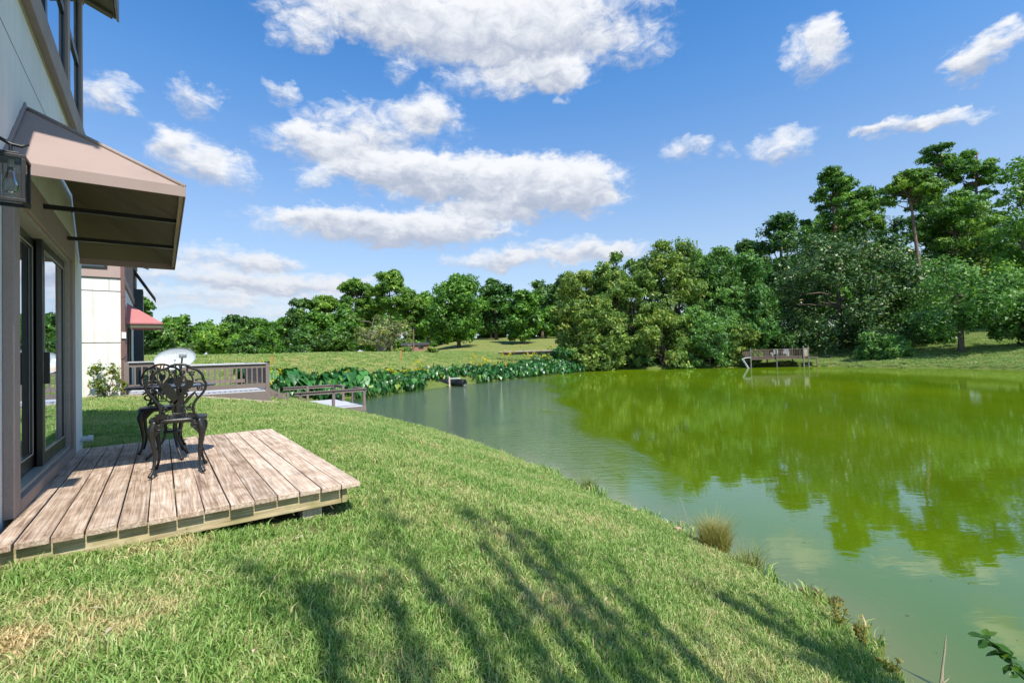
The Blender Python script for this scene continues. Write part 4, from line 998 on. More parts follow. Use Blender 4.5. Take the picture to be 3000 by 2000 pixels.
def chair_meshes():
    M_ = {}
    b = MB(); tilt = lambda p: (p[0], p[1]-.13*p[2], p[2])
    b.tube([tilt(q) for q in smooth_path([bk(x, y) for x, y in OUTL], 4)], .0105, 8); M_['back_frame'] = b.mesh('back_frame', True)
    for i, pl in enumerate(PLATES):
        b = MB(); P = [tilt(bk(x, y, .004)) for x, y in pl]; P2 = [tilt(bk(x, y, -.004)) for x, y in pl]; n = len(P)
        b.pts(P+P2, [tuple(range(n)), tuple(range(2*n-1, n-1, -1))]+[(i_, n+i_, n+(i_+1) % n, (i_+1) % n) for i_ in range(n)]); M_['plate%d' % i] = b.mesh('tulip_plate')
    for i, tb in enumerate(TUBES):
        b = MB(); b.tube([tilt(q) for q in smooth_path([bk(x, y) for x, y in tb], 5)], .0062, 6); M_['tube%d' % i] = b.mesh('vine', True)
    for i, (c, r, tn, a0, sg) in enumerate(SPIR):
        b = MB(); cc = bk(*c); b.tube([tilt(q) for q in spiral((cc[0], cc[2]), r*KX, tn, a0, sg)], .0062, 6); M_['spir%d' % i] = b.mesh('scroll', True)
    # seat: a rounded pierced plate with apron
    b = MB(); n = 30; ring = []
    for j in range(n):
        a = 2*math.pi*j/n; e = 3.0; ca, sa = math.cos(a), math.sin(a); rr = (abs(ca)**e+abs(sa)**e)**(-1/e); ring.append((.205*rr*ca, .19+.195*rr*sa))
    prof = [(1.0, -.030), (1.015, -.012), (1.0, .004), (.95, .008), (.3, .003), (.0, .003)]
    V = []; Fq = []
    for sc_, z in prof:
        for x, y in ring: V.append((x*sc_, .19+(y-.19)*sc_, z))
    for i in range(len(prof)-1):
        for j in range(n): Fq.append((i*n+j, i*n+(j+1) % n, (i+1)*n+(j+1) % n, (i+1)*n+j))
    Fq.append(tuple(range(n-1, -1, -1))); b.pts(V, Fq); M_['seat'] = b.mesh('seat', True)
    for i, (sx, sy) in enumerate(((-1, 0), (1, 0), (-1, 1), (1, 1))):
        b = MB(); x0, y0 = sx*.165, .035 if sy == 0 else .335; oy = -1 if sy == 0 else 1
        P = smooth_path([(x0*.92, y0, -.012), (x0*1.06, y0+oy*.012, -.09), (x0*1.02, y0+oy*.008, -.17), (x0*.93, y0-oy*.006, -.30), (x0*1.0, y0+oy*.012, -.40), (x0*1.14, y0+oy*.04, -.458)], 4)
        rads = np.interp(np.linspace(0, 1, len(P)), [0, .2, .4, .65, .88, .95, 1], [.026, .031, .019, .0115, .0105, .017, .014])
        b.tube(P, rads, 10); M_['leg%d' % i] = b.mesh('leg', True)
        b = MB(); 
        b.tube([(q[0]+x0*.75, y0+oy*.028, q[2]-.055) for q in spiral((0, 0), .032, 1.4, 1.0, sx)], .007, 6); M_['knee%d' % i] = b.mesh('knee_scroll', True)
        b = MB(); P = [(x0*.98, y0+oy*.015, -.02), (x0*.55, y0+oy*.03, -.025), (x0*.62, y0+oy*.026, -.07), (x0*.95, y0+oy*.015, -.14)]
        b.pts([(p[0], p[1]+.006, p[2]) for p in P]+[(p[0], p[1]-.006, p[2]) for p in P], [(0, 1, 2, 3), (7, 6, 5, 4), (0, 4, 5, 1), (1, 5, 6, 2), (2, 6, 7, 3), (3, 7, 4, 0)]); M_['brk%d' % i] = b.mesh('apron_bracket')
    return M_
CM = chair_meshes()
def place_chair(t, s, rz, label):
    c = empty('bistro_chair', HF(t, s, ZD), AZ+rz, label, 'chair', 'bistro chairs on the timber deck')
    back = obj('back_frame', CM['back_frame'], G['chair'], c, (0, 0, .472))
    for kx, me_ in CM.items():
        if kx[:5] in ('plate',) : obj('tulip_plate', me_, G['chair'], back)
        elif kx.startswith('tube'): obj('vine', me_, G['chair'], back)
        elif kx.startswith('spir'): obj('scroll', me_, G['chair'], back)
    obj('seat', CM['seat'], G['chair'], c, (0, 0, .475))
    for i in range(4):
        lg = obj('leg', CM['leg%d' % i], G['chair'], c, (0, 0, .475))
        obj('knee_scroll', CM['knee%d' % i], G['chair'], lg); obj('apron_bracket', CM['brk%d' % i], G['chair'], lg)
place_chair(.10, 4.90, math.radians(-6), 'black cast metal bistro chair with tulip back, nearest the camera')
place_chair(.02, 6.62, math.radians(176), 'black cast metal bistro chair behind the round table, half hidden')
tb = empty('bistro_table', HF(.08, 5.86, ZD), AZ, 'round dark cast metal bistro table between the two chairs', 'table')
def table():
    MB().lathe([(.0, .706), (.365, .706), (.375, .712), (.375, .720), (.365, .726), (.0, .726)], (0, 0, 0), 40).build('tabletop', G['tabletop'], tb, bevel=0)
    for i in range(3):
        a = i*2.094+.9; ca, sa = math.cos(a), math.sin(a)
        P = smooth_path([(ca*.15, sa*.15, .70), (ca*.13, sa*.13, .58), (ca*.06, sa*.06, .40), (ca*.06, sa*.06, .22), (ca*.14, sa*.14, .09), (ca*.21, sa*.21, .015)], 4)
        MB().tube(P, np.interp(np.linspace(0, 1, len(P)), [0, .2, .6, .9, 1], [.020, .022, .011, .012, .016]), 8).build('leg', G['chair'], tb, smooth=True)
        MB().tube([(q[0]*ca+ca*.19, q[0]*sa+sa*.19, q[2]+.62) for q in spiral((0, 0), .05, 1.5, .5, 1)], .009, 6).build('scroll', G['chair'], tb, smooth=True)
    MB().lathe([(.07, .0), (.08, .01), (.07, .02)], (0, 0, .26), 20).build('lower_ring', G['chair'], tb, smooth=True)
table()

# ------------------------------------------------------------------ trees
def unit(v): return v/(np.linalg.norm(v, axis=-1, keepdims=True)+1e-9)
def leaf_quads(C, N, size, aspect, r, droop=0., jitter=.6):
    """one small diamond-shaped leaf face at each centre C, facing roughly N"""
    n = len(C); nn = unit(N+r.normal(0, jitter, (n, 3)))
    a = np.cross(nn, r.normal(0, 1, (n, 3))); a = unit(a)
    if droop: a = unit(a+np.array([0, 0, -droop])); nn = unit(nn-a*(nn*a).sum(1, keepdims=True))
    b = np.cross(nn, a); l = size*(.45+1.15*r.uniform(0, 1, (n, 1))**1.6); w_ = l*aspect
    V = np.stack([C-a*l*.42-b*w_*.55, C-a*l*.42+b*w_*.55, C+a*l*.62-nn*l*.08], 1).reshape(-1, 3)
    return V, np.arange(n*3).reshape(-1, 3)
def crown_mesh(name, lobes, r, per_lobe, per_clump, clump_r, size, aspect=.55, droop=0., up_bias=.25, jitter=.6, flat=1., tint_mu=.45, tint_sd=.2):
    """lobes: list of (centre, radii). clumps on the lobes' skins, leaves round each clump"""
    C = []; N = []; T = []
    for (c, rad) in lobes:
        c = np.array(c); rad = np.array(rad, float)
        k_ = max(4, int(per_lobe*r.uniform(.75, 1.25)))
        u = unit(r.normal(0, 1, (k_, 3))+np.array([0, 0, up_bias])); q = r.uniform(.55, 1.05, (k_, 1))
        cc = c+u*rad*q
        cr = clump_r*r.uniform(.6, 1.35, (k_, 1))
        tl = r.normal(0, .10); tcl = r.normal(0, .10, k_)
        m_ = per_clump; v = unit(r.normal(0, 1, (k_, m_, 3))+np.array([0, 0, .25])); rr = r.uniform(.35, 1.05, (k_, m_, 1))
        P = cc[:, None]+v*rr*cr[:, None]*np.array([1, 1, flat])
        C.append(P.reshape(-1, 3)); N.append((v*.7+u[:, None]*.6+np.array([0, 0, .25])).reshape(-1, 3))
        T.append((tl+np.repeat(tcl, m_)+r.normal(tint_mu, tint_sd, k_*m_)))
    C = np.concatenate(C); N = np.concatenate(N); T = np.clip(np.concatenate(T), 0, 1)
    V, Fc = leaf_quads(C, N, size, aspect, r, droop, jitter)
    return fast_mesh(name, V, Fc, False, np.repeat(T, 3))
def limb(b, p, q, r0_, r1_, r, n=6, sag=.0, sides=5):
    p = np.array(p, float); q = np.array(q, float); L_ = np.linalg.norm(q-p); P = []
    for i in range(n):
        t = i/(n-1); x = p*(1-t)+q*t+np.array([0, 0, sag*L_*math.sin(math.pi*t)])
        if 0 < i < n-1: x = x+r.normal(0, .035*L_, 3)
        P.append(x)
    b.tube(P, np.linspace(r0_, r1_, n), sides); return P
NTREE = [0]
def tree(label, kind, u, Y, vtop, hw, seed, vbase=None, group=None, leaf=None, dens=1., trunk_h=None, lean=0., name=None, xy=None, H=None, cat='tree'):
    """u, vtop: bearing and height of the crown's top as seen from the deck; Y: distance; hw: half width in the same measure"""
    r = np.random.RandomState(seed)
    if xy is None: x, y = ground_xy(u, Y)
    else: x, y = xy
    z0 = gz(x, y)-.1
    if H is None: H = aty(u, vtop, y)[2]-z0
    R = hw*y/F_PX if hw > 0 else -hw
    nm = name or {'oak': 'oak_tree', 'dark': 'broadleaf_tree', 'pine': 'pine_tree', 'willow': 'willow_tree', 'mag': 'magnolia_tree', 'bare': 'spreading_tree', 'bush': 'bush', 'conifer': 'cypress_tree'}[kind]
    root = empty(nm, (x, y, z0), 0., label, cat, group)
    lobes = []; b = MB(); lm = leaf or {'oak': 'oak', 'dark': 'dark', 'pine': 'pine', 'willow': 'willow', 'mag': 'mag', 'bare': 'grey', 'bush': 'oak', 'conifer': 'oak'}[kind]
    far = Y > 80
    sz = .0042*Y if Y > 40 else .17
    if kind in ('oak', 'dark'):
        th = trunk_h if trunk_h is not None else .24*H
        tr = max(.16, .026*H); top = np.array([lean*H, 0, H*.55])
        b.tube([(0, 0, -.3), (lean*th*.4, 0, th*.3), (lean*th, 0, th), tuple(top)], [tr*1.5, tr*1.05, tr*.9, tr*.45], 8)
        nl = int(24*dens)
        for i in range(nl):
            a = r.uniform(0, 6.283); q = math.sqrt(r.uniform(.05, 1)); h = r.uniform(.0, 1.)
            env = math.sin(math.pi*min(.97, .12+.82*h))**.6
            c = np.array([R*.78*q*env*math.cos(a)+lean*H*.4, R*.78*q*env*math.sin(a), th*.75+(H*.93-th*.75)*h])
            rad = R*r.uniform(.26, .42); lobes.append((c, (rad, rad, rad*r.uniform(.55, .8))))
            if i % 2 == 0: limb(b, (lean*th, 0, th*r.uniform(.8, 1.6)), c, tr*.45, tr*.08, r)
        me_ = crown_mesh('crown', lobes, r, 20, 36, R*.13+.16, sz*1.22, .72)
    elif kind == 'willow':
        tr = max(.12, .018*H)
        for j in range(3):
            e = (r.uniform(-.35, .35)*R, r.uniform(-.35, .35)*R, H*r.uniform(.6, .85)); limb(b, (r.uniform(-.4, .4), r.uniform(-.4, .4), -.3), e, tr, tr*.2, r, 7, sides=6)
        nl = int(34*dens)
        for i in range(nl):
            a = r.uniform(0, 6.283); q = math.sqrt(r.uniform(.1, 1)); h = r.uniform(.02, 1.)
            env = (1-.42*h**2.4)
            c = np.array([R*.85*q*env*math.cos(a), R*.85*q*env*math.sin(a), H*(.03+.90*h)])
            rad = R*r.uniform(.24, .38); lobes.append((c, (rad, rad, rad*r.uniform(.7, 1.1))))
            if i % 4 == 0: limb(b, (0, 0, H*r.uniform(.1, .4)), c, tr*.5, tr*.08, r)
        me_ = crown_mesh('crown', lobes, r, 22, 34, R*.11+.16, sz*1.4, .44, droop=.55, jitter=.75, flat=.75)
    elif kind == 'mag':
        tr = max(.2, .022*H); b.tube([(0, 0, -.3), (0, 0, H*.4), (0, 0, H*.9)], [tr, tr*.7, tr*.2], 8)
        nl = int(34*dens)
        for i in range(nl):
            a = r.uniform(0, 6.283); q = math.sqrt(r.uniform(.3, 1)); h = r.uniform(.0, 1.)**1.5
            env = min(1.05, 1.5*(1-h)**.55+.05)
            c = np.array([R*.85*q*env*math.cos(a), R*.85*q*env*math.sin(a), H*(.05+.90*h)])
            rad = R*r.uniform(.2, .32); lobes.append((c, (rad, rad, rad*.8)))
            if i % 3 == 0: limb(b, (0, 0, H*(.05+.7*h)), c, tr*.4, tr*.1, r)
        me_ = crown_mesh('crown', lobes, r, 24, 36, R*.11+.14, sz*1.25, .62, jitter=.8)
    elif kind == 'pine':
        tr = max(.17, .0125*H); th = trunk_h if trunk_h is not None else H*.5
        bend = r.uniform(-.03, .03)*H; tp = np.array([bend*1.5+lean*H, r.uniform(-.02, .02)*H, H*.97])
        path = smooth_path([(0, 0, -.3), (bend*.4+lean*H*.45, 0, H*.4), (bend+lean*H*.8, 0, H*.75), tuple(tp)], 4)
        b.tube(path, np.linspace(tr*1.15, tr*.22, len(path)), 8)
        nl = int(58*dens)
        for i in range(nl):
            h = r.uniform(0, 1)**.85; a = r.uniform(0, 6.283); env = (1-.65*h**2)*(.55+.45*min(1, h*4))
            zc = th+(H*.97-th)*h; q = r.uniform(.35, 1.)
            base_p = np.array(path[int(np.clip(zc/H, 0, 1)*(len(path)-1))])
            c = np.array([base_p[0]+R*.95*q*env*math.cos(a), base_p[1]+R*.95*q*env*math.sin(a), zc+R*.10*q])
            rad = R*r.uniform(.13, .30); lobes.append((c, (rad, rad, rad*.55)))
            limb(b, (base_p[0], base_p[1], zc-R*.22*q), c, tr*.30, tr*.06, r, 6, -.03, 4)
        me_ = crown_mesh('crown', lobes, r, 13, 34, R*.085+.18, sz*1.45, .30, jitter=.55, up_bias=.5, flat=.6)
    elif kind == 'bare':
        tr = .028*H*1.6
        ends = []
        for j in range(9):
            a = r.uniform(0, 6.283); e = np.array([R*r.uniform(.3, .9)*math.cos(a), R*r.uniform(.3, .9)*math.sin(a), H*r.uniform(.55, .9)])
            P = limb(b, (0, 0, .1), e, tr, tr*.22, r, 7, .12, 6)
            for q in range(9):
                s0 = P[r.randint(2, 7)]; e2 = s0+np.array([r.normal(0, .33*R), r.normal(0, .33*R), r.uniform(-.05, .30)*H]); limb(b, s0, e2, tr*.25, tr*.05, r, 5, .05, 4); ends.append(e2)
        for e in ends: rad = R*.10; lobes.append((e, (rad*1.4, rad*1.4, rad*.5)))
        me_ = crown_mesh('crown', lobes, r, 6, 8, R*.06, sz*1.1, .5)
    elif kind == 'conifer':
        tr = .02*H; b.tube([(0, 0, -.2), (0, 0, H*.95)], [tr, tr*.2], 6)
        for i in range(int(22*dens)):
            h = r.uniform(0, 1); a = r.uniform(0, 6.283); q = r.uniform(.4, 1)*(1-h)**.8*R*.85
            lobes.append((np.array([q*math.cos(a), q*math.sin(a), H*(.06+.88*h)]), (R*.25,)*2+(R*.2,)))
        me_ = crown_mesh('crown', lobes, r, 12, 20, R*.12+.05, sz*.95, .4)
    else:   # bush
        tr = .03
        for j in range(4): limb(b, (r.uniform(-.1, .1), r.uniform(-.1, .1), -.1), (r.uniform(-.5, .5)*R, r.uniform(-.5, .5)*R, H*.7), tr, tr*.4, r, 5)
        for i in range(int(14*dens)):
            a = r.uniform(0, 6.283); q = math.sqrt(r.uniform(0, 1)); h = r.uniform(.1, .85)
            lobes.append((np.array([R*.72*q*math.cos(a), R*.72*q*math.sin(a), H*h*(1-.3*q)]), (R*.3, R*.3, H*.16)))
        me_ = crown_mesh('crown', lobes, r, 12, 20, R*.12+.06, sz*.95, .5)
    b.build('trunk', G['pinebark' if kind == 'pine' else 'palebark' if kind == 'bare' else 'bark'], root, True)
    obj('crown', me_, L[lm], root)
    NTREE[0] += 1
    return root
g1 = 'far trees behind the dam'
for (lb, kd, u, Y, vt, hw, lf_) in (
 ('rounded dark tree close beside the cream house', 'dark', 445, 62, 950, 55, None), ('tall thin pine rising behind the cream house roof', 'pine', 415, 60, 868, 40, None),
 ('yellowish conical tree beside the dark tree near the cream house', 'conifer', 505, 85, 960, 30, 'willow'), ('pale grey green low tree right of the dish', 'bush', 560, 80, 995, 60, 'grey'),
 ('far oak above the satellite dish', 'oak', 520, 130, 928, 62, None), ('far oak in the left treeline, behind the pale low tree', 'oak', 590, 140, 945, 60, None), ('bright green far oak in the middle of the left treeline', 'oak', 650, 120, 948, 70, None),
 ('far broadleaf tree topping the left treeline', 'dark', 700, 150, 928, 60, None), ('far oak behind the conical green tree', 'oak', 765, 140, 938, 60, None), ('far oak at the right end of the left treeline', 'oak', 830, 130, 932, 55, None),
 ('bright green conical tree at the field edge', 'conifer', 800, 82, 962, 42, None), ('low dark tree left of the conical green tree', 'dark', 725, 95, 985, 55, None)):
    tree(lb, kd, u, Y, vt, hw, int(u*7+Y), leaf=lf_, group=g1)
g2 = 'trees standing behind the grassy dam'
for (lb, kd, u, Y, vt, hw, lf_, th) in (
 ('dark tree at the left end of the tall group behind the dam', 'dark', 875, 88, 862, 48, None, 1.), ('pine second from the left end of the tall group', 'pine', 955, 90, 872, 62, None, 5.), ('flat topped pine left of the tallest pine behind the dam', 'pine', 1040, 92, 824, 72, None, 6.),
 ('tallest pine behind the dam with bare trunk', 'pine', 1148, 88, 798, 72, None, 8.), ('shorter pine right of the tallest pine behind the dam', 'pine', 1212, 96, 868, 46, None, 6.5), ('bushy oak under the pines, left', 'oak', 930, 84, 915, 62, None, 1.),
 ('bushy oak under the flat topped pine', 'oak', 1015, 86, 905, 66, None, 1.2), ('oak behind the pale spreading tree', 'oak', 1095, 102, 880, 62, None, 3.), ('dark understory tree at the dam crest, left', 'dark', 885, 78, 965, 45, None, .5), ('dark understory tree left of the pale spreading tree', 'dark', 985, 80, 975, 60, None, 1.),
 ('big rounded oak in the centre of the fairway', 'oak', 1345, 92, 818, 105, None, 3.2), ('oak behind and left of the big fairway oak', 'oak', 1255, 118, 862, 58, None, 4.), ('tall oak right of the big fairway oak', 'dark', 1455, 122, 812, 62, None, 4.), ('lone fairway oak with dark round crown', 'oak', 1535, 104, 850, 70, None, 2.6),
 ('far oak above the lone fairway oak', 'dark', 1590, 140, 818, 62, None, 4.), ('far oak left of the willows', 'dark', 1665, 128, 812, 62, None, 4.), ('small far oak between the fairway oaks', 'oak', 1440, 140, 870, 60, None, 3.), ('leaning far oak on the fairway hill', 'oak', 1600, 128, 900, 55, None, 2.5)):
    tree(lb, kd, u, Y, vt, hw, int(u*5+Y), leaf=lf_, trunk_h=th, group=g2)
tree('pale spreading tree with bare twisted branches on the dam crest', 'bare', 1120, 70, 940, 105, 77)
g3 = 'willows and thickets along the far shore'
for (lb, kd, u, Y, vt, hw, lf_, de) in (
 ('slender willow at the left end of the far shore thicket', 'willow', 1700, 74, 778, 78, None, 1.), ('open topped willow left of the tallest shore willow', 'willow', 1800, 72, 722, 78, None, .8), ('low yellowish thicket over the left end of the water edge', 'willow', 1735, 68.5, 885, 92, None, .9), ('bushy willow beneath the open topped willow', 'willow', 1850, 71.5, 800, 95, None, 1.),
 ('tallest yellow green willow of the far shore', 'willow', 1985, 73, 692, 100, None, 1.2), ('low willow thicket hanging over the water in the middle', 'willow', 1945, 69, 900, 100, None, 1.), ('dark feathery tree right of the tallest willow', 'willow', 2105, 73, 712, 95, 'wgreen', 1.2), ('feathery green tree above the far dock', 'willow', 2195, 72, 748, 90, 'wgreen', 1.2),
 ('willow filling in behind the open topped willow', 'willow', 1755, 75, 790, 90, None, 1.), ('willow filling in left of the tallest willow', 'willow', 1900, 76, 748, 90, None, 1.), ('feathery willow right behind the tallest willow', 'willow', 2055, 77, 715, 85, 'wgreen', 1.), ('feathery willow behind the far dock trees', 'willow', 2160, 77, 715, 85, 'wgreen', 1.), ('low leafy thicket between the willows and the far dock', 'willow', 2080, 68, 905, 95, 'wgreen', 1.), ('round thicket just left of the far dock', 'willow', 2165, 67.5, 960, 60, None, .8), ('leafy bush right behind the far dock', 'bush', 2310, 69.5, 955, 66, 'dark', 1.2), ('dark thicket low behind the far dock', 'willow', 2240, 72, 900, 85, 'wgreen', 1.)):
    tree(lb, kd, u, Y, vt, hw, int(u*3+Y), leaf=lf_, dens=de, group=g3)
g4 = 'tall trees on the right bank'
for (lb, kd, u, Y, vt, hw, lf_, de, th, ln) in (
 ('dark round oak behind the willows, left of the open pine', 'dark', 2320, 88, 622, 100, None, 1.1, 8., 0), ('open pine with flat crown and bare forked branches', 'pine', 2465, 88, 498, 88, None, .75, 19., 0), ('broad pine between the open pine and the tall pines', 'pine', 2560, 92, 560, 95, None, 1., 13., 0),
 ('leaning pine with pale bare trunk above the magnolia', 'pine', 2722, 73, 500, 80, None, .7, 20., -.085), ('tallest pine of the right bank', 'pine', 2765, 88, 418, 100, None, 1.2, 15., 0), ('tall pine right of the tallest pine', 'pine', 2885, 88, 436, 72, None, .8, 17., 0), ('dense pine under the tallest pine', 'pine', 2825, 84, 560, 120, None, 1.2, 11., 0),
 ('big dark magnolia right of the far dock', 'mag', 2465, 70, 678, 185, None, 1.5, 1., 0), ('glossy magnolia between the big magnolia and the leaning shore oak', 'mag', 2640, 66, 815, 140, 'dark', 1.2, 1., 0), ('leaning shore oak with forked dark trunk on the right bank', 'oak', 2815, 54.5, 785, 165, 'wgreen', 1.0, 4.4, .05),
 ('drooping low tree touching the water right of the dock', 'willow', 2585, 58.5, 985, 70, 'wgreen', .8, 1., 0), ('tall tree cut off by the right edge of the view', 'oak', 3060, 66, 430, 150, None, 1.3, 6., 0), ('broad yellowish tree behind the leaning shore oak', 'oak', 2935, 80, 690, 120, 'willow', 1.1, 4., 0), ('low tree at the right edge of the bank', 'oak', 3010, 52, 860, 90, 'wgreen', .9, 1.4, 0),
 ('dark oak filling the gap behind the leaning shore oak', 'dark', 2720, 84, 760, 110, None, 1., 3., 0), ('oak behind the big magnolia', 'oak', 2420, 96, 640, 90, None, 1., 6., 0), ('far broadleaf tree between willows and right bank', 'dark', 2215, 100, 700, 70, None, 1., 5., 0)):
    tree(lb, kd, u, Y, vt, hw, int(u*3+Y), leaf=lf_, dens=de, trunk_h=th, lean=ln, group=g4)
for (lb, kd, u, Y, vt, hw, th) in (('far dark tree closing the view behind the open pine', 'dark', 2380, 118, 640, 90, 3.), ('far dark tree closing the view behind the magnolia', 'dark', 2500, 112, 650, 90, 2.), ('far dark tree closing the view under the leaning pine', 'dark', 2620, 115, 640, 95, 2.), ('far dark tree closing the view under the tallest pine', 'dark', 2750, 112, 650, 95, 2.), ('far dark tree closing the view behind the shore oak', 'dark', 2880, 110, 640, 95, 2.), ('far dark tree closing the view at the right edge', 'dark', 3010, 108, 630, 95, 2.),
 ('dark understory bush below the big magnolia', 'bush', 2395, 76, 965, 75, 1.), ('dark understory bush right of the big magnolia', 'bush', 2540, 78, 960, 80, 1.), ('dark understory bush behind the shore oak', 'bush', 2700, 80, 950, 85, 1.), ('low dark bush between the magnolias', 'bush', 2590, 73, 985, 75, 1.), ('low dark bush right of the shore oak trunk', 'bush', 2890, 74, 955, 95, 1.), ('low dark bush at the right edge of the bank', 'bush', 2990, 70, 950, 90, 1.), ('low dark bush left of the shore oak trunk', 'bush', 2775, 78, 945, 90, 1.), ('low dark bush right behind the big magnolia trunk', 'bush', 2470, 80, 960, 90, 1.)):
    tree(lb, kd, u, Y, vt, hw, int(u*3+Y), leaf='dark', trunk_h=th, group=g4)
for (lb, u, vt) in (('far tree on the hill behind the pines', 1170, 905), ('far tree on the hill left of the big fairway oak', 1260, 915), ('far tree on the hill behind the big fairway oak', 1330, 905), ('far tree on the hill right of the big fairway oak', 1410, 895), ('far tree on the hill behind the lone fairway oak', 1500, 885), ('far tree on the hill right of the lone fairway oak', 1580, 880), ('far tree on the hill behind the left willow', 1660, 875), ('far tree on the hill behind the tall group, left', 1080, 915), ('far tree low behind the tall group', 990, 930), ('far tree low behind the left end of the tall group', 900, 935)):
    tree(lb, 'willow', u, 150, vt, 75, u, leaf='oak', dens=.7, group='far trees on the hill', name='broadleaf_tree')
print('trees', NTREE[0])

# ------------------------------------------------------------------ planting along the dam and the near shore
def heart_leaf():
    P = [(0, 0), (.10, -.16), (.26, -.20), (.36, -.06), (.34, .14), (.22, .40), (.06, .66), (0, .78)]
    V = [(x, y, .10*abs(x)-.22*max(y, 0)**1.5) for x, y in P]; V += [(-x, y, .10*abs(x)-.22*max(y, 0)**1.5) for x, y in P[1:-1]]
    n = len(P); F_ = []
    # fan from a midrib
    mid = [(0, .2, -.02), (0, .45, -.08)]; V += mid; m0, m1 = len(V)-2, len(V)-1
    R_ = list(range(0, n)); Lh = [0]+list(range(n, n+len(P)-2))+[n-1]
    for side, sg in ((R_, 1), (Lh, -1)):
        for i in range(n-1):
            c = m0 if i < 4 else m1
            f = (side[i], side[i+1], c); F_.append(f if sg > 0 else f[::-1])
        f = (side[4], m1, m0); F_.append(f if sg > 0 else f[::-1])
    return np.array(V, float), F_
HV, HFc = heart_leaf()
def taro_arrays(cx, cy, z0, H, n, r, spread=.55, size=.55):
    Vs = []; Fs = []; Ts = []; b = 0
    for i in range(n):
        a = r.uniform(0, 6.283); rr = spread*r.uniform(.2, 1); h = H*r.uniform(.45, 1.05)
        tilt = r.uniform(.7, 1.5); yaw = a+r.normal(0, .5)-math.pi/2; s_l = size*r.uniform(.6, 1.25)
        ct, st_ = math.cos(tilt), math.sin(tilt); cy_, sy_ = math.cos(yaw), math.sin(yaw)
        v = HV*s_l; v = np.stack([v[:, 0], v[:, 1]*ct+v[:, 2]*st_, -v[:, 1]*st_+v[:, 2]*ct], 1)
        v = np.stack([v[:, 0]*cy_-v[:, 1]*sy_, v[:, 0]*sy_+v[:, 1]*cy_, v[:, 2]], 1)+np.array([cx+rr*math.cos(a), cy+rr*math.sin(a), z0+h])
        Vs.append(v); Fs += [tuple(x+b for x in f) for f in HFc]; b += len(v); Ts += [float(np.clip(r.normal(.34, .30), 0, 1))]*len(v)
        # stalk
        p0 = np.array([cx+.15*rr*math.cos(a), cy+.15*rr*math.sin(a), z0-.1]); p1 = np.array([cx+rr*math.cos(a), cy+rr*math.sin(a), z0+h]); w_ = np.array([.02*math.sin(a), -.02*math.cos(a), 0])
        Vs.append(np.stack([p0-w_, p0+w_, p1+w_*.5, p1-w_*.5])); Fs += [(b, b+1, b+2), (b, b+2, b+3)]; b += 4; Ts += [.6]*4
    return np.concatenate(Vs), Fs, Ts
# the large clump beside the dock: each plant with its own leaves
leaf_me = []
for i in range(4):
    b_ = MB(); q = HV.copy(); q[:, 2] += .05*np.sin(q[:, 0]*9+i)*.5; b_.pts(q, HFc); me_ = b_.mesh('leaf', True); a_ = me_.attributes.new('tint', 'FLOAT', 'POINT'); a_.data.foreach_set('value', np.full(len(me_.vertices), (.3, .45, .6, .75)[i], np.float32)); me_.materials.append(L['taro']); leaf_me.append(me_)
rp = np.random.RandomState(12); shore_pt = []
sp = SHP[(SHP[:, 1] > 26) & (SHP[:, 0] < 12)]
def near_shore(q, off):
    """point q (0..1) along the dam shore, off metres inland"""
    P = catline; i = q*(len(P)-1.001); j = int(i); f = i-j; p = P[j]*(1-f)+P[j+1]*f; t_v = P[j+1]-P[j]; t_v = t_v/np.linalg.norm(t_v); nrm_ = np.array([-t_v[1], t_v[0]])
    return p+nrm_*off
catline = np.array([(-17.5, 30.0), (-15.2, 30.6), (-13.6, 32.2), (-10.4, 33.8), (-8.4, 38.6), (-5.6, 43), (-2.9, 48), (-.1, 52.6), (3., 57.), (6.4, 61.3), (9.5, 65.5)])
npl = 0
for i in range(44):
    q = rp.uniform(.0, .34); off = rp.uniform(.1, 2.6); p = near_shore(q, off)
    if shore_dist(np.array([p[0]]), np.array([p[1]]))[0] < -.1: continue
    zz = max(gz(*p), .05); npl += 1
    root = empty('elephant_ear_plant', (p[0], p[1], zz), 0, 'elephant ear plant with large heart shaped leaves in the clump beside the pond dock', 'plant', 'elephant ear plants beside the pond dock')
    for j in range(7):
        a = rp.uniform(0, 6.283); rr = rp.uniform(.15, .6); h = rp.uniform(.6, 1.35); ti = rp.uniform(.5, 1.2)
        o = obj('leaf', leaf_me[rp.randint(4)], None, root, (rr*math.cos(a), rr*math.sin(a), h), (-ti, 0, a-math.pi/2), (rp.uniform(.75, 1.25),)*3)
        sb = MB(); sb.tube([(0, 0, -.1), (rr*.6*math.cos(a), rr*.6*math.sin(a), h*.6), (rr*math.cos(a), rr*math.sin(a), h)], .018, 4); so_ = sb.build('stalk', L['taro'], root)
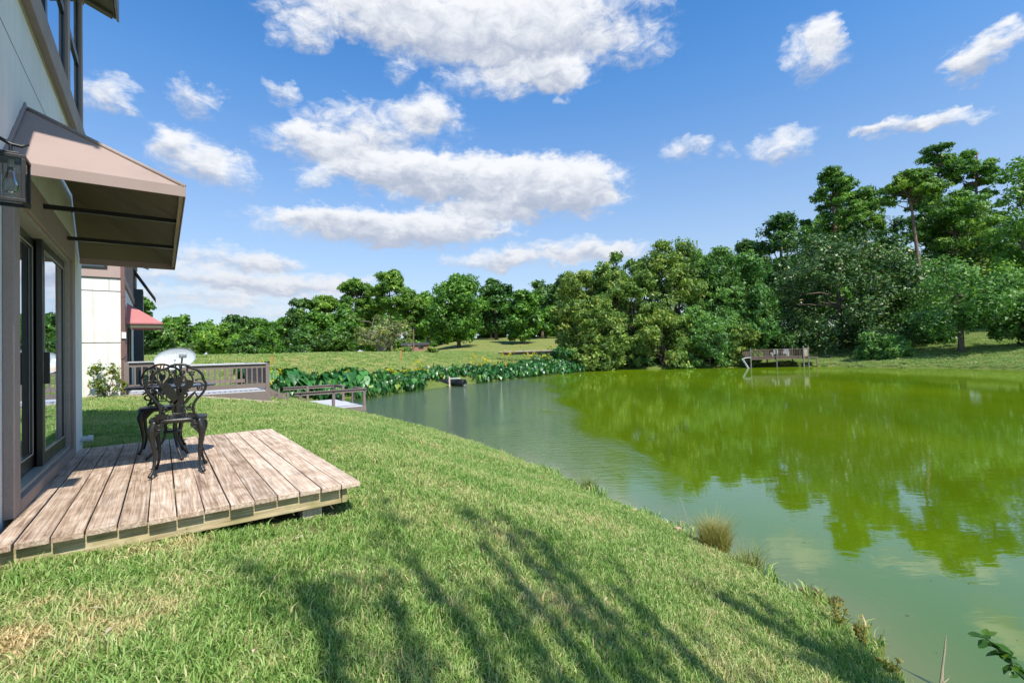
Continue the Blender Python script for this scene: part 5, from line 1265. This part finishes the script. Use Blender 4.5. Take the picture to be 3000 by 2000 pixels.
# the rest of the bank reads as one mass
Vs = []; Fs = []; Ts = []; b0 = 0
for i in range(1350):
    q = rp.uniform(.05, 1.0); off = rp.uniform(-.35, 2.6)*(1.0 if q < .8 else 1.4); p = near_shore(q, off)
    if -7.6 < p[0] < -3.6 and off < 1.5: continue
    v, f, t = taro_arrays(p[0], p[1], max(gz(*p), .0) if i % 3 == 0 else max(.0, .10+.28*max(off, 0)), rp.uniform(.55, 1.15), 8, rp, .5, .42)
    Vs.append(v); Fs += [tuple(x+b0 for x in g) for g in f]; Ts += t; b0 += len(v)
me_ = fast_mesh('elephant_ear_bank', np.concatenate(Vs), np.array(Fs), False, np.array(Ts))
tag(obj('elephant_ear_bank', me_, L['taro']), 'dense bank of elephant ear leaves along the foot of the dam', 'plants', kind='stuff')
def flower_clump(u, Y, v, hw, hh, label, seed, z=None):
    r = np.random.RandomState(seed); c = aty(u, v, Y); x, y = c[0], c[1]; zg = max(gz(x, y), .05); R = hw*Y/F_PX; Hh = hh*Y/F_PX
    root = empty('goldenrod', (x, y, zg), 0, label, 'flowers', 'yellow goldenrod along the dam')
    b = MB(); lobes = []; top = c[2]-zg
    for i in range(9):
        e = (r.normal(0, R*.6), r.normal(0, R*.6), max(.3, top+r.uniform(-Hh, Hh*.7))); b.tube([(e[0]*.3, e[1]*.3, -.1), (e[0]*.7, e[1]*.7, e[2]*.6), e], .012, 4)
        lobes.append((np.array(e), (R*.28, R*.28, Hh*.32)))
    b.build('stems', L['taro'], root)['kind'] = 'stuff'
    obj('blooms', crown_mesh('blooms', lobes, r, 6, 10, .07*max(R, .5), .0045*Y*.5, .45), L['gold'], root)['kind'] = 'stuff'
for i, (lb, u, Y, v, hw, hh) in enumerate((
 ('tall yellow goldenrod beside the corner post of the railed deck', 803, 24, 1105, 13, 38), ('small yellow goldenrod seen over the deck rail', 775, 34, 1060, 14, 12), ('yellow goldenrod among the elephant ears left of the culvert', 1020, 34.5, 1088, 10, 10), ('low yellow goldenrod on the dam left of the culvert', 1150, 39, 1086, 26, 9),
 ('low yellow goldenrod next to the tall yellow clump', 1195, 41, 1088, 26, 9), ('tall yellow goldenrod on the dam above the elephant ears', 1235, 43.5, 1068, 22, 20), ('small yellow goldenrod over the culvert', 1284, 44.5, 1098, 9, 9), ('broad yellow goldenrod right of the culvert', 1405, 52, 1050, 38, 18), ('yellow goldenrod at the right end of the broad clump', 1462, 55, 1066, 16, 14), ('yellow goldenrod near the wooden footbridge', 1490, 58, 1036, 18, 14), ('yellow goldenrod before the willow thicket', 1560, 62, 1030, 30, 16))):
    flower_clump(u, Y, v, hw, hh, lb, 40+i)
# reeds and low bushes before the willows
for i, (lb, u, Y, vt, hw, lf_) in enumerate((('dark reedy bush left of the willow thicket', 1640, 67, 1000, 55, 'taro'), ('bright green bush on the dam crest by the footbridge', 1265, 66, 1012, 20, 'willow'), ('low green shrub on the dam crest', 1180, 64, 1015, 30, 'willow'), ('yellow green bush left of the reedy bush', 1590, 64, 1022, 32, 'willow'), ('dark reedy bush under the left willow', 1720, 70, 1010, 40, 'taro'), ('low bush by the far shore in the middle', 1880, 70, 1040, 50, 'dark'), ('low bush by the water left of the far dock', 2020, 67, 1040, 50, 'wgreen'))):
    tree(lb, 'bush', u, Y, vt, hw, 300+i, leaf=lf_, cat='bush')

# culvert pipes and their post
def culvert(u, v, label, ang, ln):
    c = aty(u, v, 42.8 if u > 1330 else 43.6); x, y = c[0], c[1]
    root = empty('culvert_pipe', (x, y, .28), ang, label, 'pipe', 'culvert pipes at the foot of the dam')
    b = MB(); n = 20; nr = int(ln/.07)*2; V = []; Fq = []
    for i in range(nr):
        yy = i*ln/(nr-1); R_ = .36 if i % 2 else .325
        for j in range(n): a = 6.283*j/n; V.append((R_*math.cos(a), yy, R_*math.sin(a)))
    for i in range(nr-1):
        for j in range(n): Fq.append((i*n+j, (i+1)*n+j, (i+1)*n+(j+1) % n, i*n+(j+1) % n))
    o0 = len(V)
    for yy in (0., ln-.1):
        for j in range(n): a = 6.283*j/n; V.append((.29*math.cos(a), yy, .29*math.sin(a)))
    for j in range(n):
        Fq.append((o0+j, o0+(j+1) % n, o0+n+(j+1) % n, o0+n+j)); Fq.append((j, (j+1) % n, o0+(j+1) % n, o0+j))
    b.pts(V, Fq).build('corrugated_shell', G['pipe'], root, True)
culvert(1362, 1122, 'black corrugated culvert pipe nearer the open water, mouth towards the pond', math.radians(60), 2.4)
culvert(1318, 1118, 'black corrugated culvert pipe half hidden by elephant ears', math.radians(62), 2.2)
c = aty(1317, 1131, 42.2)
pst = empty('wooden_post', (c[0], c[1], -.4), 0, 'pale wooden post standing before the culvert pipes', 'post')
MB().tube([(0, 0, 0), (0, 0, 1.35)], .075, 8).build('shaft', G['stub'], pst)
c = aty(1333, 1108, 42.6)
bd = empty('white_plank', (c[0], c[1], .72), .5, 'pale board lying across the culvert pipes', 'board'); MB().box(-.5, .5, -.08, .08, 0, .07).build('board', G['dwhite'], bd)
# orange marker stakes
for u, v, Y, lb in ((797, 1052, 40, 'orange marker stake above the railed deck'), (1175, 1033, 52, 'orange marker stake on the dam crest')):
    c = aty(u, v, Y); zg = gz(c[0], c[1]); o = empty('marker_stake', (c[0], c[1], zg), 0, lb, 'stake', 'orange marker stakes on the dam'); MB().box(-.035, .035, -.02, .02, -.2, max(.55, c[2]-zg+.3)).build('stake', G['orange'], o)
# footbridge on the fairway
c = aty(1545, 1022, 66); zb_ = max(gz(c[0], c[1])+.12, c[2]-.45)
fb = empty('footbridge', (c[0], c[1], zb_), .12, 'low wooden footbridge with pale log edge at the fairway', 'bridge')
MB().box(-4.0, 4.0, -.6, .6, -.1, .0).build('bridge_deck', G['oldwood'], fb); MB().tube([(-4, -.7, .1), (4, -.7, .13)], .13, 8).build('log_edge', G['palebark'], fb); MB().box(-3.6, 3.6, -.5, .5, -.3, -.101).build('bearer', G['oldwood'], fb)
# pink brick outbuilding far behind the pines
x_, y_ = ground_xy(1218, 112); zg = gz(x_, y_)
ob = empty('outbuilding', (x_, y_, zg), .1, 'small pinkish brick outbuilding seen under the pines', 'building')
MB().box(-3.0, 3.0, -2, 2, -.5, 1.7).build('wall', G['brickwall'], ob); MB().prism([(-2.3, 1.7), (2.3, 1.7), (0, 2.3)], 0, -3.2, 3.2).build('roof', G['roofm'], ob)
MB().box(-1.6, -.7, -2.03, -1.99, .0, 1.8).build('door', G['white'], ob); MB().box(.8, 2.0, -2.03, -1.99, .8, 1.6).build('window', G['glass'], ob)

# ------------------------------------------------------------------ far dock
FY = 62.5
def fp(u, v, y=FY): c = aty(u, v, y); return c
a_ = fp(2200, 1076); b_ = fp(2372, 1070, 61.3)
fd = empty('old_wooden_dock', (a_[0], a_[1], 0.), math.atan2(b_[1]-a_[1], b_[0]-a_[0]), 'old brown wooden dock on piles with slatted railing across the pond', 'dock')
LD = math.hypot(b_[0]-a_[0], b_[1]-a_[1]); ZF = 1.38; DPT = 3.4
for i in range(int(LD/.15)):
    MB().box(i*.15, i*.15+.142, 0, DPT, ZF-.05, ZF).build('floor_board', G['oldwood'], fd)
for y_ in (.02, DPT-.06): MB().box(-.05, LD+.05, y_-.03, y_+.05, ZF-.30, ZF-.052).build('edge_beam', G['oldwood'], fd)
for x_, hh in ((0, 1.25), (LD*.445, 1.0), (LD*.9, 1.35)):
    MB().tube([(x_, -.06, -1.2), (x_, -.06, ZF+hh)], .095, 8).build('pile', G['pilew'], fd)
    MB().tube([(x_, DPT+.04, -1.2), (x_, DPT+.04, ZF+hh)], .095, 8).build('pile', G['pilew'], fd)
MB().tube([(LD*.985, -.02, -1.2), (LD*.985, -.02, ZF+1.4)], .085, 8).build('pile', G['pilew'], fd)
def far_rail(p, q, h=.98):
    p = np.array(p); q = np.array(q); Lg = np.linalg.norm(q-p); n = int(Lg/.19)
    MB().bar((p[0], p[1], ZF+h), (q[0], q[1], ZF+h), .13, .06).build('hand_rail', G['oldwood'], fd); MB().bar((p[0], p[1], ZF+.06), (q[0], q[1], ZF+.06), .05, .1).build('bottom_rail', G['oldwood'], fd)
    for i in range(1, n):
        c = p+(q-p)*i/n; MB().box(c[0]-.026, c[0]+.026, c[1]-.02, c[1]+.02, ZF+.112, ZF+h-.032).build('baluster', G['oldwood'], fd)
far_rail((.1, 0.), (LD*.89, 0.)); far_rail((0, .1), (0, DPT)); far_rail((.1, DPT), (LD*.89, DPT)); 
# slatted bench end at the right
bn = MB().box(LD*.905, LD*.98, -.05, .0, ZF-.02, ZF+.10).build('end_panel', G['brickwall'], fd)
for i in range(7): MB().box(LD*.905, LD*.978, -.05, -.01, ZF+.12+i*.11, ZF+.21+i*.11).build('slat', G['stub'], fd)
MB().box(LD*.89, LD*1.0, -.08, .02, ZF+.93, ZF+1.05).build('cap_rail', G['stub'], fd)
MB().box(LD, LD+1.2, .2, 1.6, ZF-.2, ZF-.12).build('landing_board', G['oldwood'], fd)
MB().box(LD+.9, LD+1.0, .2, .3, -.2, ZF-.201).build('landing_post', G['oldwood'], fd)
for fx, lb in ((.48, 'white slatted chair on the far dock, left of the pair'), (.66, 'white slatted chair on the far dock, right of the pair')):
    ca, sa = math.cos(fd.rotation_euler.z), math.sin(fd.rotation_euler.z); lx, ly = LD*fx, 1.3
    ch = empty('white_chair', (a_[0]+lx*ca-ly*sa, a_[1]+lx*sa+ly*ca, ZF), fd.rotation_euler.z+math.pi, lb, 'chair', 'white chairs on the far dock')
    MB().box(-.3, .3, -.3, .3, .36, .41).build('seat', G['white'], ch)
    for i in range(5): MB().bar((-.24+i*.12, .30, .38), (-.24+i*.12, .46, 1.02), .09, .03).build('back_slat', G['white'], ch)
    for sx in (-1, 1):
        MB().box(sx*.36-.05, sx*.36+.05, -.35, .35, .58, .62).build('arm', G['white'], ch)
        for sy in (-.28, .28): MB().box(sx*.33-.03, sx*.33+.03, sy-.03, sy+.03, 0, .579).build('leg', G['white'], ch)
# white boarding ladder at the dock's left end
ca, sa = math.cos(fd.rotation_euler.z), math.sin(fd.rotation_euler.z); lx, ly = -.85, -.1
ld = empty('boarding_ladder', (a_[0]+lx*ca-ly*sa, a_[1]+lx*sa+ly*ca, 0), fd.rotation_euler.z, 'white boarding ladder leaning at the left end of the far dock', 'ladder')
for sy in (-.22, .22):
    MB().tube([(.75, sy, -.4), (-.2, sy, 1.25), (.2, sy, 1.36), (.8, sy, 1.40)], .06, 6).build('side_rail', G['dwhite'], ld)
for i in range(4): MB().bar((.5-i*.18, -.22, .05+i*.32), (.5-i*.18, .22, .05+i*.32), .12, .05).build('rung', G['dwhite'], ld)
# stones on the right bank
for i, (u, v, Y, sz_, lb) in enumerate(((2394, 1058, 60, .35, 'flat pale stone at the water edge right of the far dock'), (2418, 1057, 60, .38, 'second flat pale stone right of the far dock'), (2422, 1043, 66, .5, 'flat pale stone higher up the right bank'))):
    c = aty(u, v, Y); zg = gz(c[0], c[1]); r = np.random.RandomState(i); b = MB()
    prof = [(.02, -.1), (.8, -.05), (1, .05), (.75, .2), (.3, .26), (.02, .27)]; b.lathe([(p*sz_*r.uniform(.9, 1.1), z*sz_) for p, z in prof], (0, 0, 0), 9)
    o = empty('bank_stone', (c[0], c[1], zg), r.uniform(0, 6), lb, 'stone', 'stones on the right bank'); b.build('rock', G['stone'], o, True, loc=None)

# ------------------------------------------------------------------ small things at the near shore
def shrub():
    t, s = -1.20, 17.05; p = HF(t, s, 0); zg = gz(p.x, p.y); r = np.random.RandomState(5)
    root = empty('garden_shrub', (p.x, p.y, zg), 0, 'leafy yellow green shrub against the cream house wall', 'shrub'); b = MB(); lobes = []
    for i in range(14):
        a = r.uniform(0, 6.283); q = r.uniform(.1, .42); h = r.uniform(.2, .88); e = (q*math.cos(a), q*math.sin(a), h); limb(b, (0, 0, -.05), e, .012, .005, r, 5); lobes.append((np.array(e), (.17, .17, .14)))
    b.build('stems', G['bark'], root)['kind'] = 'stuff'
    obj('foliage', crown_mesh('foliage', lobes, r, 7, 9, .08, .085, .5, droop=.3, tint_sd=.25), L['shrub'], root)
shrub()
def blade_clump(name, label, x, y, n, h0, h1, rad, seed, wd=.008, lean=.6, cat='grass', tint=(.35, .2), grp=None):
    r = np.random.RandomState(seed); zg = max(gz(x, y), .0); me_ = blades(n, rad, h0, h1, wd, seed, lean)
    V = np.zeros(len(me_.vertices)*3, np.float32); me_.vertices.foreach_get('co', V); V = V.reshape(-1, 6, 3)
    t_ = np.clip(r.normal(tint[0], tint[1], len(V)), 0, 1); me_.attributes['tint'].data.foreach_set('value', np.repeat(t_, 6).astype(np.float32))
    root = obj(name, me_, L['tuft'], None, (x, y, zg)); tag(root, label, cat, grp); return root
gg = 'grass clumps on the near shore'
blade_clump('shore_grass_clump', 'largest straw and green grass clump hanging over the near shore', 2.66, 6.50, 1500, .20, .62, .16, 1, .0065, .5, tint=(.52, .25), grp=gg)
blade_clump('shore_grass_clump', 'thin pale grass clump beside the largest clump, nearer the camera', 2.88, 5.94, 150, .18, .48, .12, 2, .008, .8, tint=(.4, .2), grp=gg)
blade_clump('shore_grass_clump', 'small bright grass clump on the shore beyond the largest clump', 1.46, 9.58, 400, .14, .42, .15, 3, .006, .6, tint=(.35, .2), grp=gg)
blade_clump('shore_grass_clump', 'sparse pale grass sprig by the floating driftwood', 3.06, 5.08, 16, .10, .30, .08, 4, .009, 1.2, tint=(.35, .1), grp=gg)
blade_clump('shore_grass_clump', 'pale grass sprig low on the near bank', 3.06, 4.72, 18, .08, .28, .12, 6, .009, 1.3, tint=(.4, .1), grp=gg)
# dry reed stems
rd = empty('dry_reed', (2.40, 6.62, .12), 0, 'bent dry reed stem rising left of the largest grass clump', 'reed')
MB().tube([(0.05, 0, -.1), (-.03, 0, .25), (-.13, .0, .62), (-.16, 0, .70)], [.006, .005, .004, .002], 5).build('stem', G['drystem'], rd)
MB().tube([(-.16, 0, .70), (-.175, .0, .60), (-.17, 0, .30)], .002, 4).build('drooping_tip', G['drystem'], rd)
for i in range(4): MB().tube([(-.172, 0, .36-.05*i), (-.15+.03*(i % 2), .02, .33-.05*i)], .003, 4).build('spikelet', G['drystem'], rd)
x_, y_ = 3.40, 3.95
tw = empty('dry_stalk', (x_, y_, -.1), 0, 'pale dry stalk standing in the shallow water at the bottom right', 'stalk')
MB().tube([(-.03, 0, 0), (.01, 0, .22), (.05, 0, .45), (.065, 0, .56)], [.011, .009, .007, .003], 6).build('stem', G['drystem'], tw); MB().tube([(.02, .01, 0), (.03, .01, .20), (.045, .01, .40)], [.006, .005, .003], 5).build('second_stem', G['drystem'], tw); MB().tube([(.03, 0, .18), (.07, .0, .21), (.075, .0, .23)], [.004, .003, .002], 4).build('side_shoot', G['drystem'], tw)
# floating driftwood
r = random.Random(9)
dw = empty('driftwood', (3.36, 5.38, .052), math.radians(-28), 'dark rotting driftwood floating off the near bank', 'driftwood')
MB().tube([(-.17, .02, .01), (-.10, .03, .025), (-.02, .0, .022), (.05, -.015, .005)], [.022, .040, .034, .012], 7).build('log', G['dead'], dw); MB().tube([(.04, -.015, .0), (.09, -.03, .012), (.13, -.01, .014), (.165, -.015, .004)], [.012, .016, .020, .006], 6).build('root_end', G['dead'], dw); MB().tube([(-.16, .045, .02), (-.05, .05, .035), (.0, .03, .02)], [.008, .015, .006], 5).build('bark_strip', G['dead'], dw)
dw.scale = (1.25, 1.25, 1.25)
# small brick ends set in the bank
for u_, (x_, y_), lb in ((0, (1.90, 7.80), 'pale brick end poking out of the grass at the shore, farther one'), (1, (2.32, 6.98), 'pale brick end poking out of the grass by the reed, nearer one')):
    o = empty('brick_end', (x_, y_, gz(x_, y_)), .4, lb, 'brick', 'brick ends on the near bank'); MB().box(-.045, .045, -.03, .03, -.05, .075 if u_ == 0 else .085).build('brick', G['brick'], o, bevel=.012)
# reddish weeds on the bank
for i, (x_, y_, h_, lb) in enumerate(((3.02, 4.62, .34, 'orange tipped weed on the near bank, farthest of the three'), (3.10, 4.40, .26, 'orange tipped weed on the near bank, middle one'), (3.12, 4.08, .24, 'orange tipped weed at the waterline, nearest of the three'))):
    r = np.random.RandomState(70+i); zg = max(gz(x_, y_), .03); root = empty('bank_weed', (x_, y_, zg), 0, lb, 'weed', 'weeds on the near bank'); b = MB(); lobes = []
    for j in range(5):
        e = (r.normal(0, .06), r.normal(0, .06), h_*r.uniform(.5, 1)); b.tube([(0, 0, -.03), (e[0]*.5, e[1]*.5, e[2]*.5), e], .004, 4)
        for q in np.linspace(.3, 1, 6): lobes.append((np.array(e)*q, (.018, .018, .015)))
    b.build('stems', G['drystem'], root)['kind'] = 'stuff'
    obj('leaves', crown_mesh('leaves', lobes, r, 4, 3, .016, .030, .4, tint_mu=.45, tint_sd=.35), L['weed'], root)
# leafy twig reaching in at the bottom right: tip of a shrub standing beside the camera
def at3(u, v, y): return Vector(aty(u, v, y))
tg = empty('leafy_shrub', (3.35, 1.35, gz(3.35, 1.35)), 0, 'leafy green twig reaching in over the water at the bottom right corner', 'shrub')
org = tg.location; P = [Vector((0, 0, 0)), Vector((.05, .2, .35)), at3(3260, 2150, 2.15)-org, at3(3000, 1985, 2.30)-org, at3(2960, 1930, 2.36)-org, at3(2925, 1900, 2.40)-org, at3(2880, 1860, 2.44)-org]
stem = smooth_path([tuple(p) for p in P], 6)
MB().tube(stem, np.linspace(.012, .0025, len(stem)), 6).build('stem', L['twig'], tg)
r = np.random.RandomState(3)
lm_ = []
for i in range(3):
    b_ = MB(); w_ = .30; b_.pts([(0, 0, 0), (w_*.6, .25, .06), (w_, .5, .05), (w_*.6, .8, 0), (0, 1, -.08), (-w_*.6, .8, 0), (-w_, .5, .05), (-w_*.6, .25, .06), (0, .5, -.02)], [(0, 1, 8), (1, 2, 8), (2, 3, 8), (3, 4, 8), (4, 5, 8), (5, 6, 8), (6, 7, 8), (7, 0, 8)]); me_ = b_.mesh('leaf', True); a_ = me_.attributes.new('tint', 'FLOAT', 'POINT'); a_.data.foreach_set('value', np.full(9, (.2, .5, .8)[i], np.float32)); me_.materials.append(L['twig']); lm_.append(me_)
for i in range(8, len(stem)):
    for q in range(2):
        p = stem[i]; obj('leaf', lm_[r.randint(3)], None, tg, tuple(p), (r.uniform(-.9, .5), r.uniform(-.5, .5), r.uniform(0, 6.283)), (r.uniform(.045, .075),)*3)
# floating bits on the water
r = np.random.RandomState(21); V = []; Fq = []
for i in range(60):
    x_, y_ = r.uniform(3.3, 8.5), r.uniform(3.8, 10.5)
    if shore_dist(np.array([x_]), np.array([y_]))[0] > -.25: continue
    a = r.uniform(0, 6.283); l_ = r.uniform(.008, .028); q = len(V); ca, sa = math.cos(a), math.sin(a)
    for dx, dy in ((-l_, 0), (0, -l_*.3), (l_, 0), (0, l_*.3)): V.append((x_+dx*ca-dy*sa, y_+dx*sa+dy*ca, .041))
    Fq.append((q, q+1, q+2, q+3))
tag(obj('floating_debris', fast_mesh('floating_debris', np.array(V), np.array(Fq)), G['dead']), 'tiny dark leaves and bits floating on the near water', 'debris', kind='stuff')

# tree standing behind the viewer, whose branches shade the foreground lawn
def shade_tree(label, s, whips, seed):
    """whips: (t, lowest leaf height, top height) of upright leafy shoots"""
    t0 = sum(w_[0] for w_ in whips)/len(whips); p = HF(t0, s, 0); zg = gz(p.x, p.y); r = np.random.RandomState(seed)
    root = empty('crape_myrtle', (p.x, p.y, zg), AZ, label, 'tree'); b = MB(); C = []; N = []
    for wh_ in whips:
        t, h0, h1 = wh_[:3]; ln_ = wh_[3] if len(wh_) > 3 else 0.; dn_ = wh_[4] if len(wh_) > 4 else 1.
        dx = t-t0; sy = r.uniform(-.25, .25)
        P_ = smooth_path([(dx*.12, 0, -.2), (dx*.4, sy*.3, h0*.45), (dx*.9, sy, h0), (dx+ln_+r.normal(0, .04), sy, h1)], 5); b.tube(P_, np.linspace(.06, .012, len(P_)), 6)
        n = int(105*dn_*(h1-h0)); q = r.uniform(0, 1, n); wv_ = .03+.12*np.abs(np.sin(q*(h1-h0)*2.1+r.uniform(0, 3)))*(1-.5*q)
        a = r.uniform(0, 6.283, n); rr = wv_*np.sqrt(r.uniform(0, 1, n))
        C.append(np.stack([dx*(.9+.1*q)+ln_*q+rr*np.cos(a), sy+rr*np.sin(a)*1.2, h0+(h1-h0)*q], 1)); N.append(r.normal(0, 1, (n, 3)))
        for j in range(int(6*dn_)):
            z = r.uniform(h0-.8, h1-.3); e = (dx+ln_*max(0, (z-h0)/(h1-h0))+r.normal(0, .20), sy+r.normal(0, .25), z+r.uniform(.5, 1.3)); limb(b, (dx*.95+ln_*max(0, (z-h0)/(h1-h0)), sy, z), e, .014, .005, r, 6); n2 = 46; C.append(np.array(e)*np.array([1, 1, 1])+r.normal(0, 1, (n2, 3))*np.array([.055, .08, .22])); N.append(r.normal(0, 1, (n2, 3)))
    V_, F_ = leaf_quads(np.concatenate(C), np.concatenate(N), .085, .5, r)
    b.build('trunk', G['palebark'], root, True); obj('crown', fast_mesh('crown', V_, F_, False, r.uniform(.2, .8, len(V_))), L['oak'], root)
shade_tree('multi stemmed tree behind the viewer shading the middle of the lawn', -2.9, [(.35, 7.4, 8.9, .1), (.75, 6.8, 8.7, .1), (1.10, 6.4, 9.3, .05, 1.3), (1.45, 6.2, 8.7), (1.75, 6.0, 9.5, .1, 1.4), (2.05, 6.0, 9.8, .15, 1.4), (2.40, 6.0, 9.5, .1, 1.3), (2.75, 6.0, 8.4), (1.55, 5.8, 7.6)], 4)
shade_tree('slender tree behind the viewer shading the bank', -3.3, [(4.45, 5.6, 9.2, -.55, 2.6), (4.55, 5.2, 8.2, -.35, 2.6), (4.3, 5.2, 8.6, -.5, 2.), (4.6, 5.0, 7.0, -.2, 2.)], 6)

# fallen leaves on the lawn
r = np.random.RandomState(44); C = []
for i in range(420):
    x_, y_ = r.uniform(-3, 3), r.uniform(1.6, 10)
    D_ = shore_dist(np.array([x_]), np.array([y_]))[0]; s_q, t_q = to_st(x_, y_)
    if D_ < .15 or (t_q < 1.3 and s_q > 3.6) or t_q < -.7: continue
    C.append((x_, y_, gz(x_, y_)+.03))
C = np.array(C); V_, F_ = leaf_quads(C, np.tile((0, 0, 1.), (len(C), 1)), .035, .55, r, 0., .4)
tag(obj('fallen_leaves', fast_mesh('fallen_leaves', V_, F_, False, np.repeat(r.uniform(.5, 1., len(C)), 3)), G['drystem']), 'scattered dry leaves lying on the lawn', 'leaves', kind='stuff')
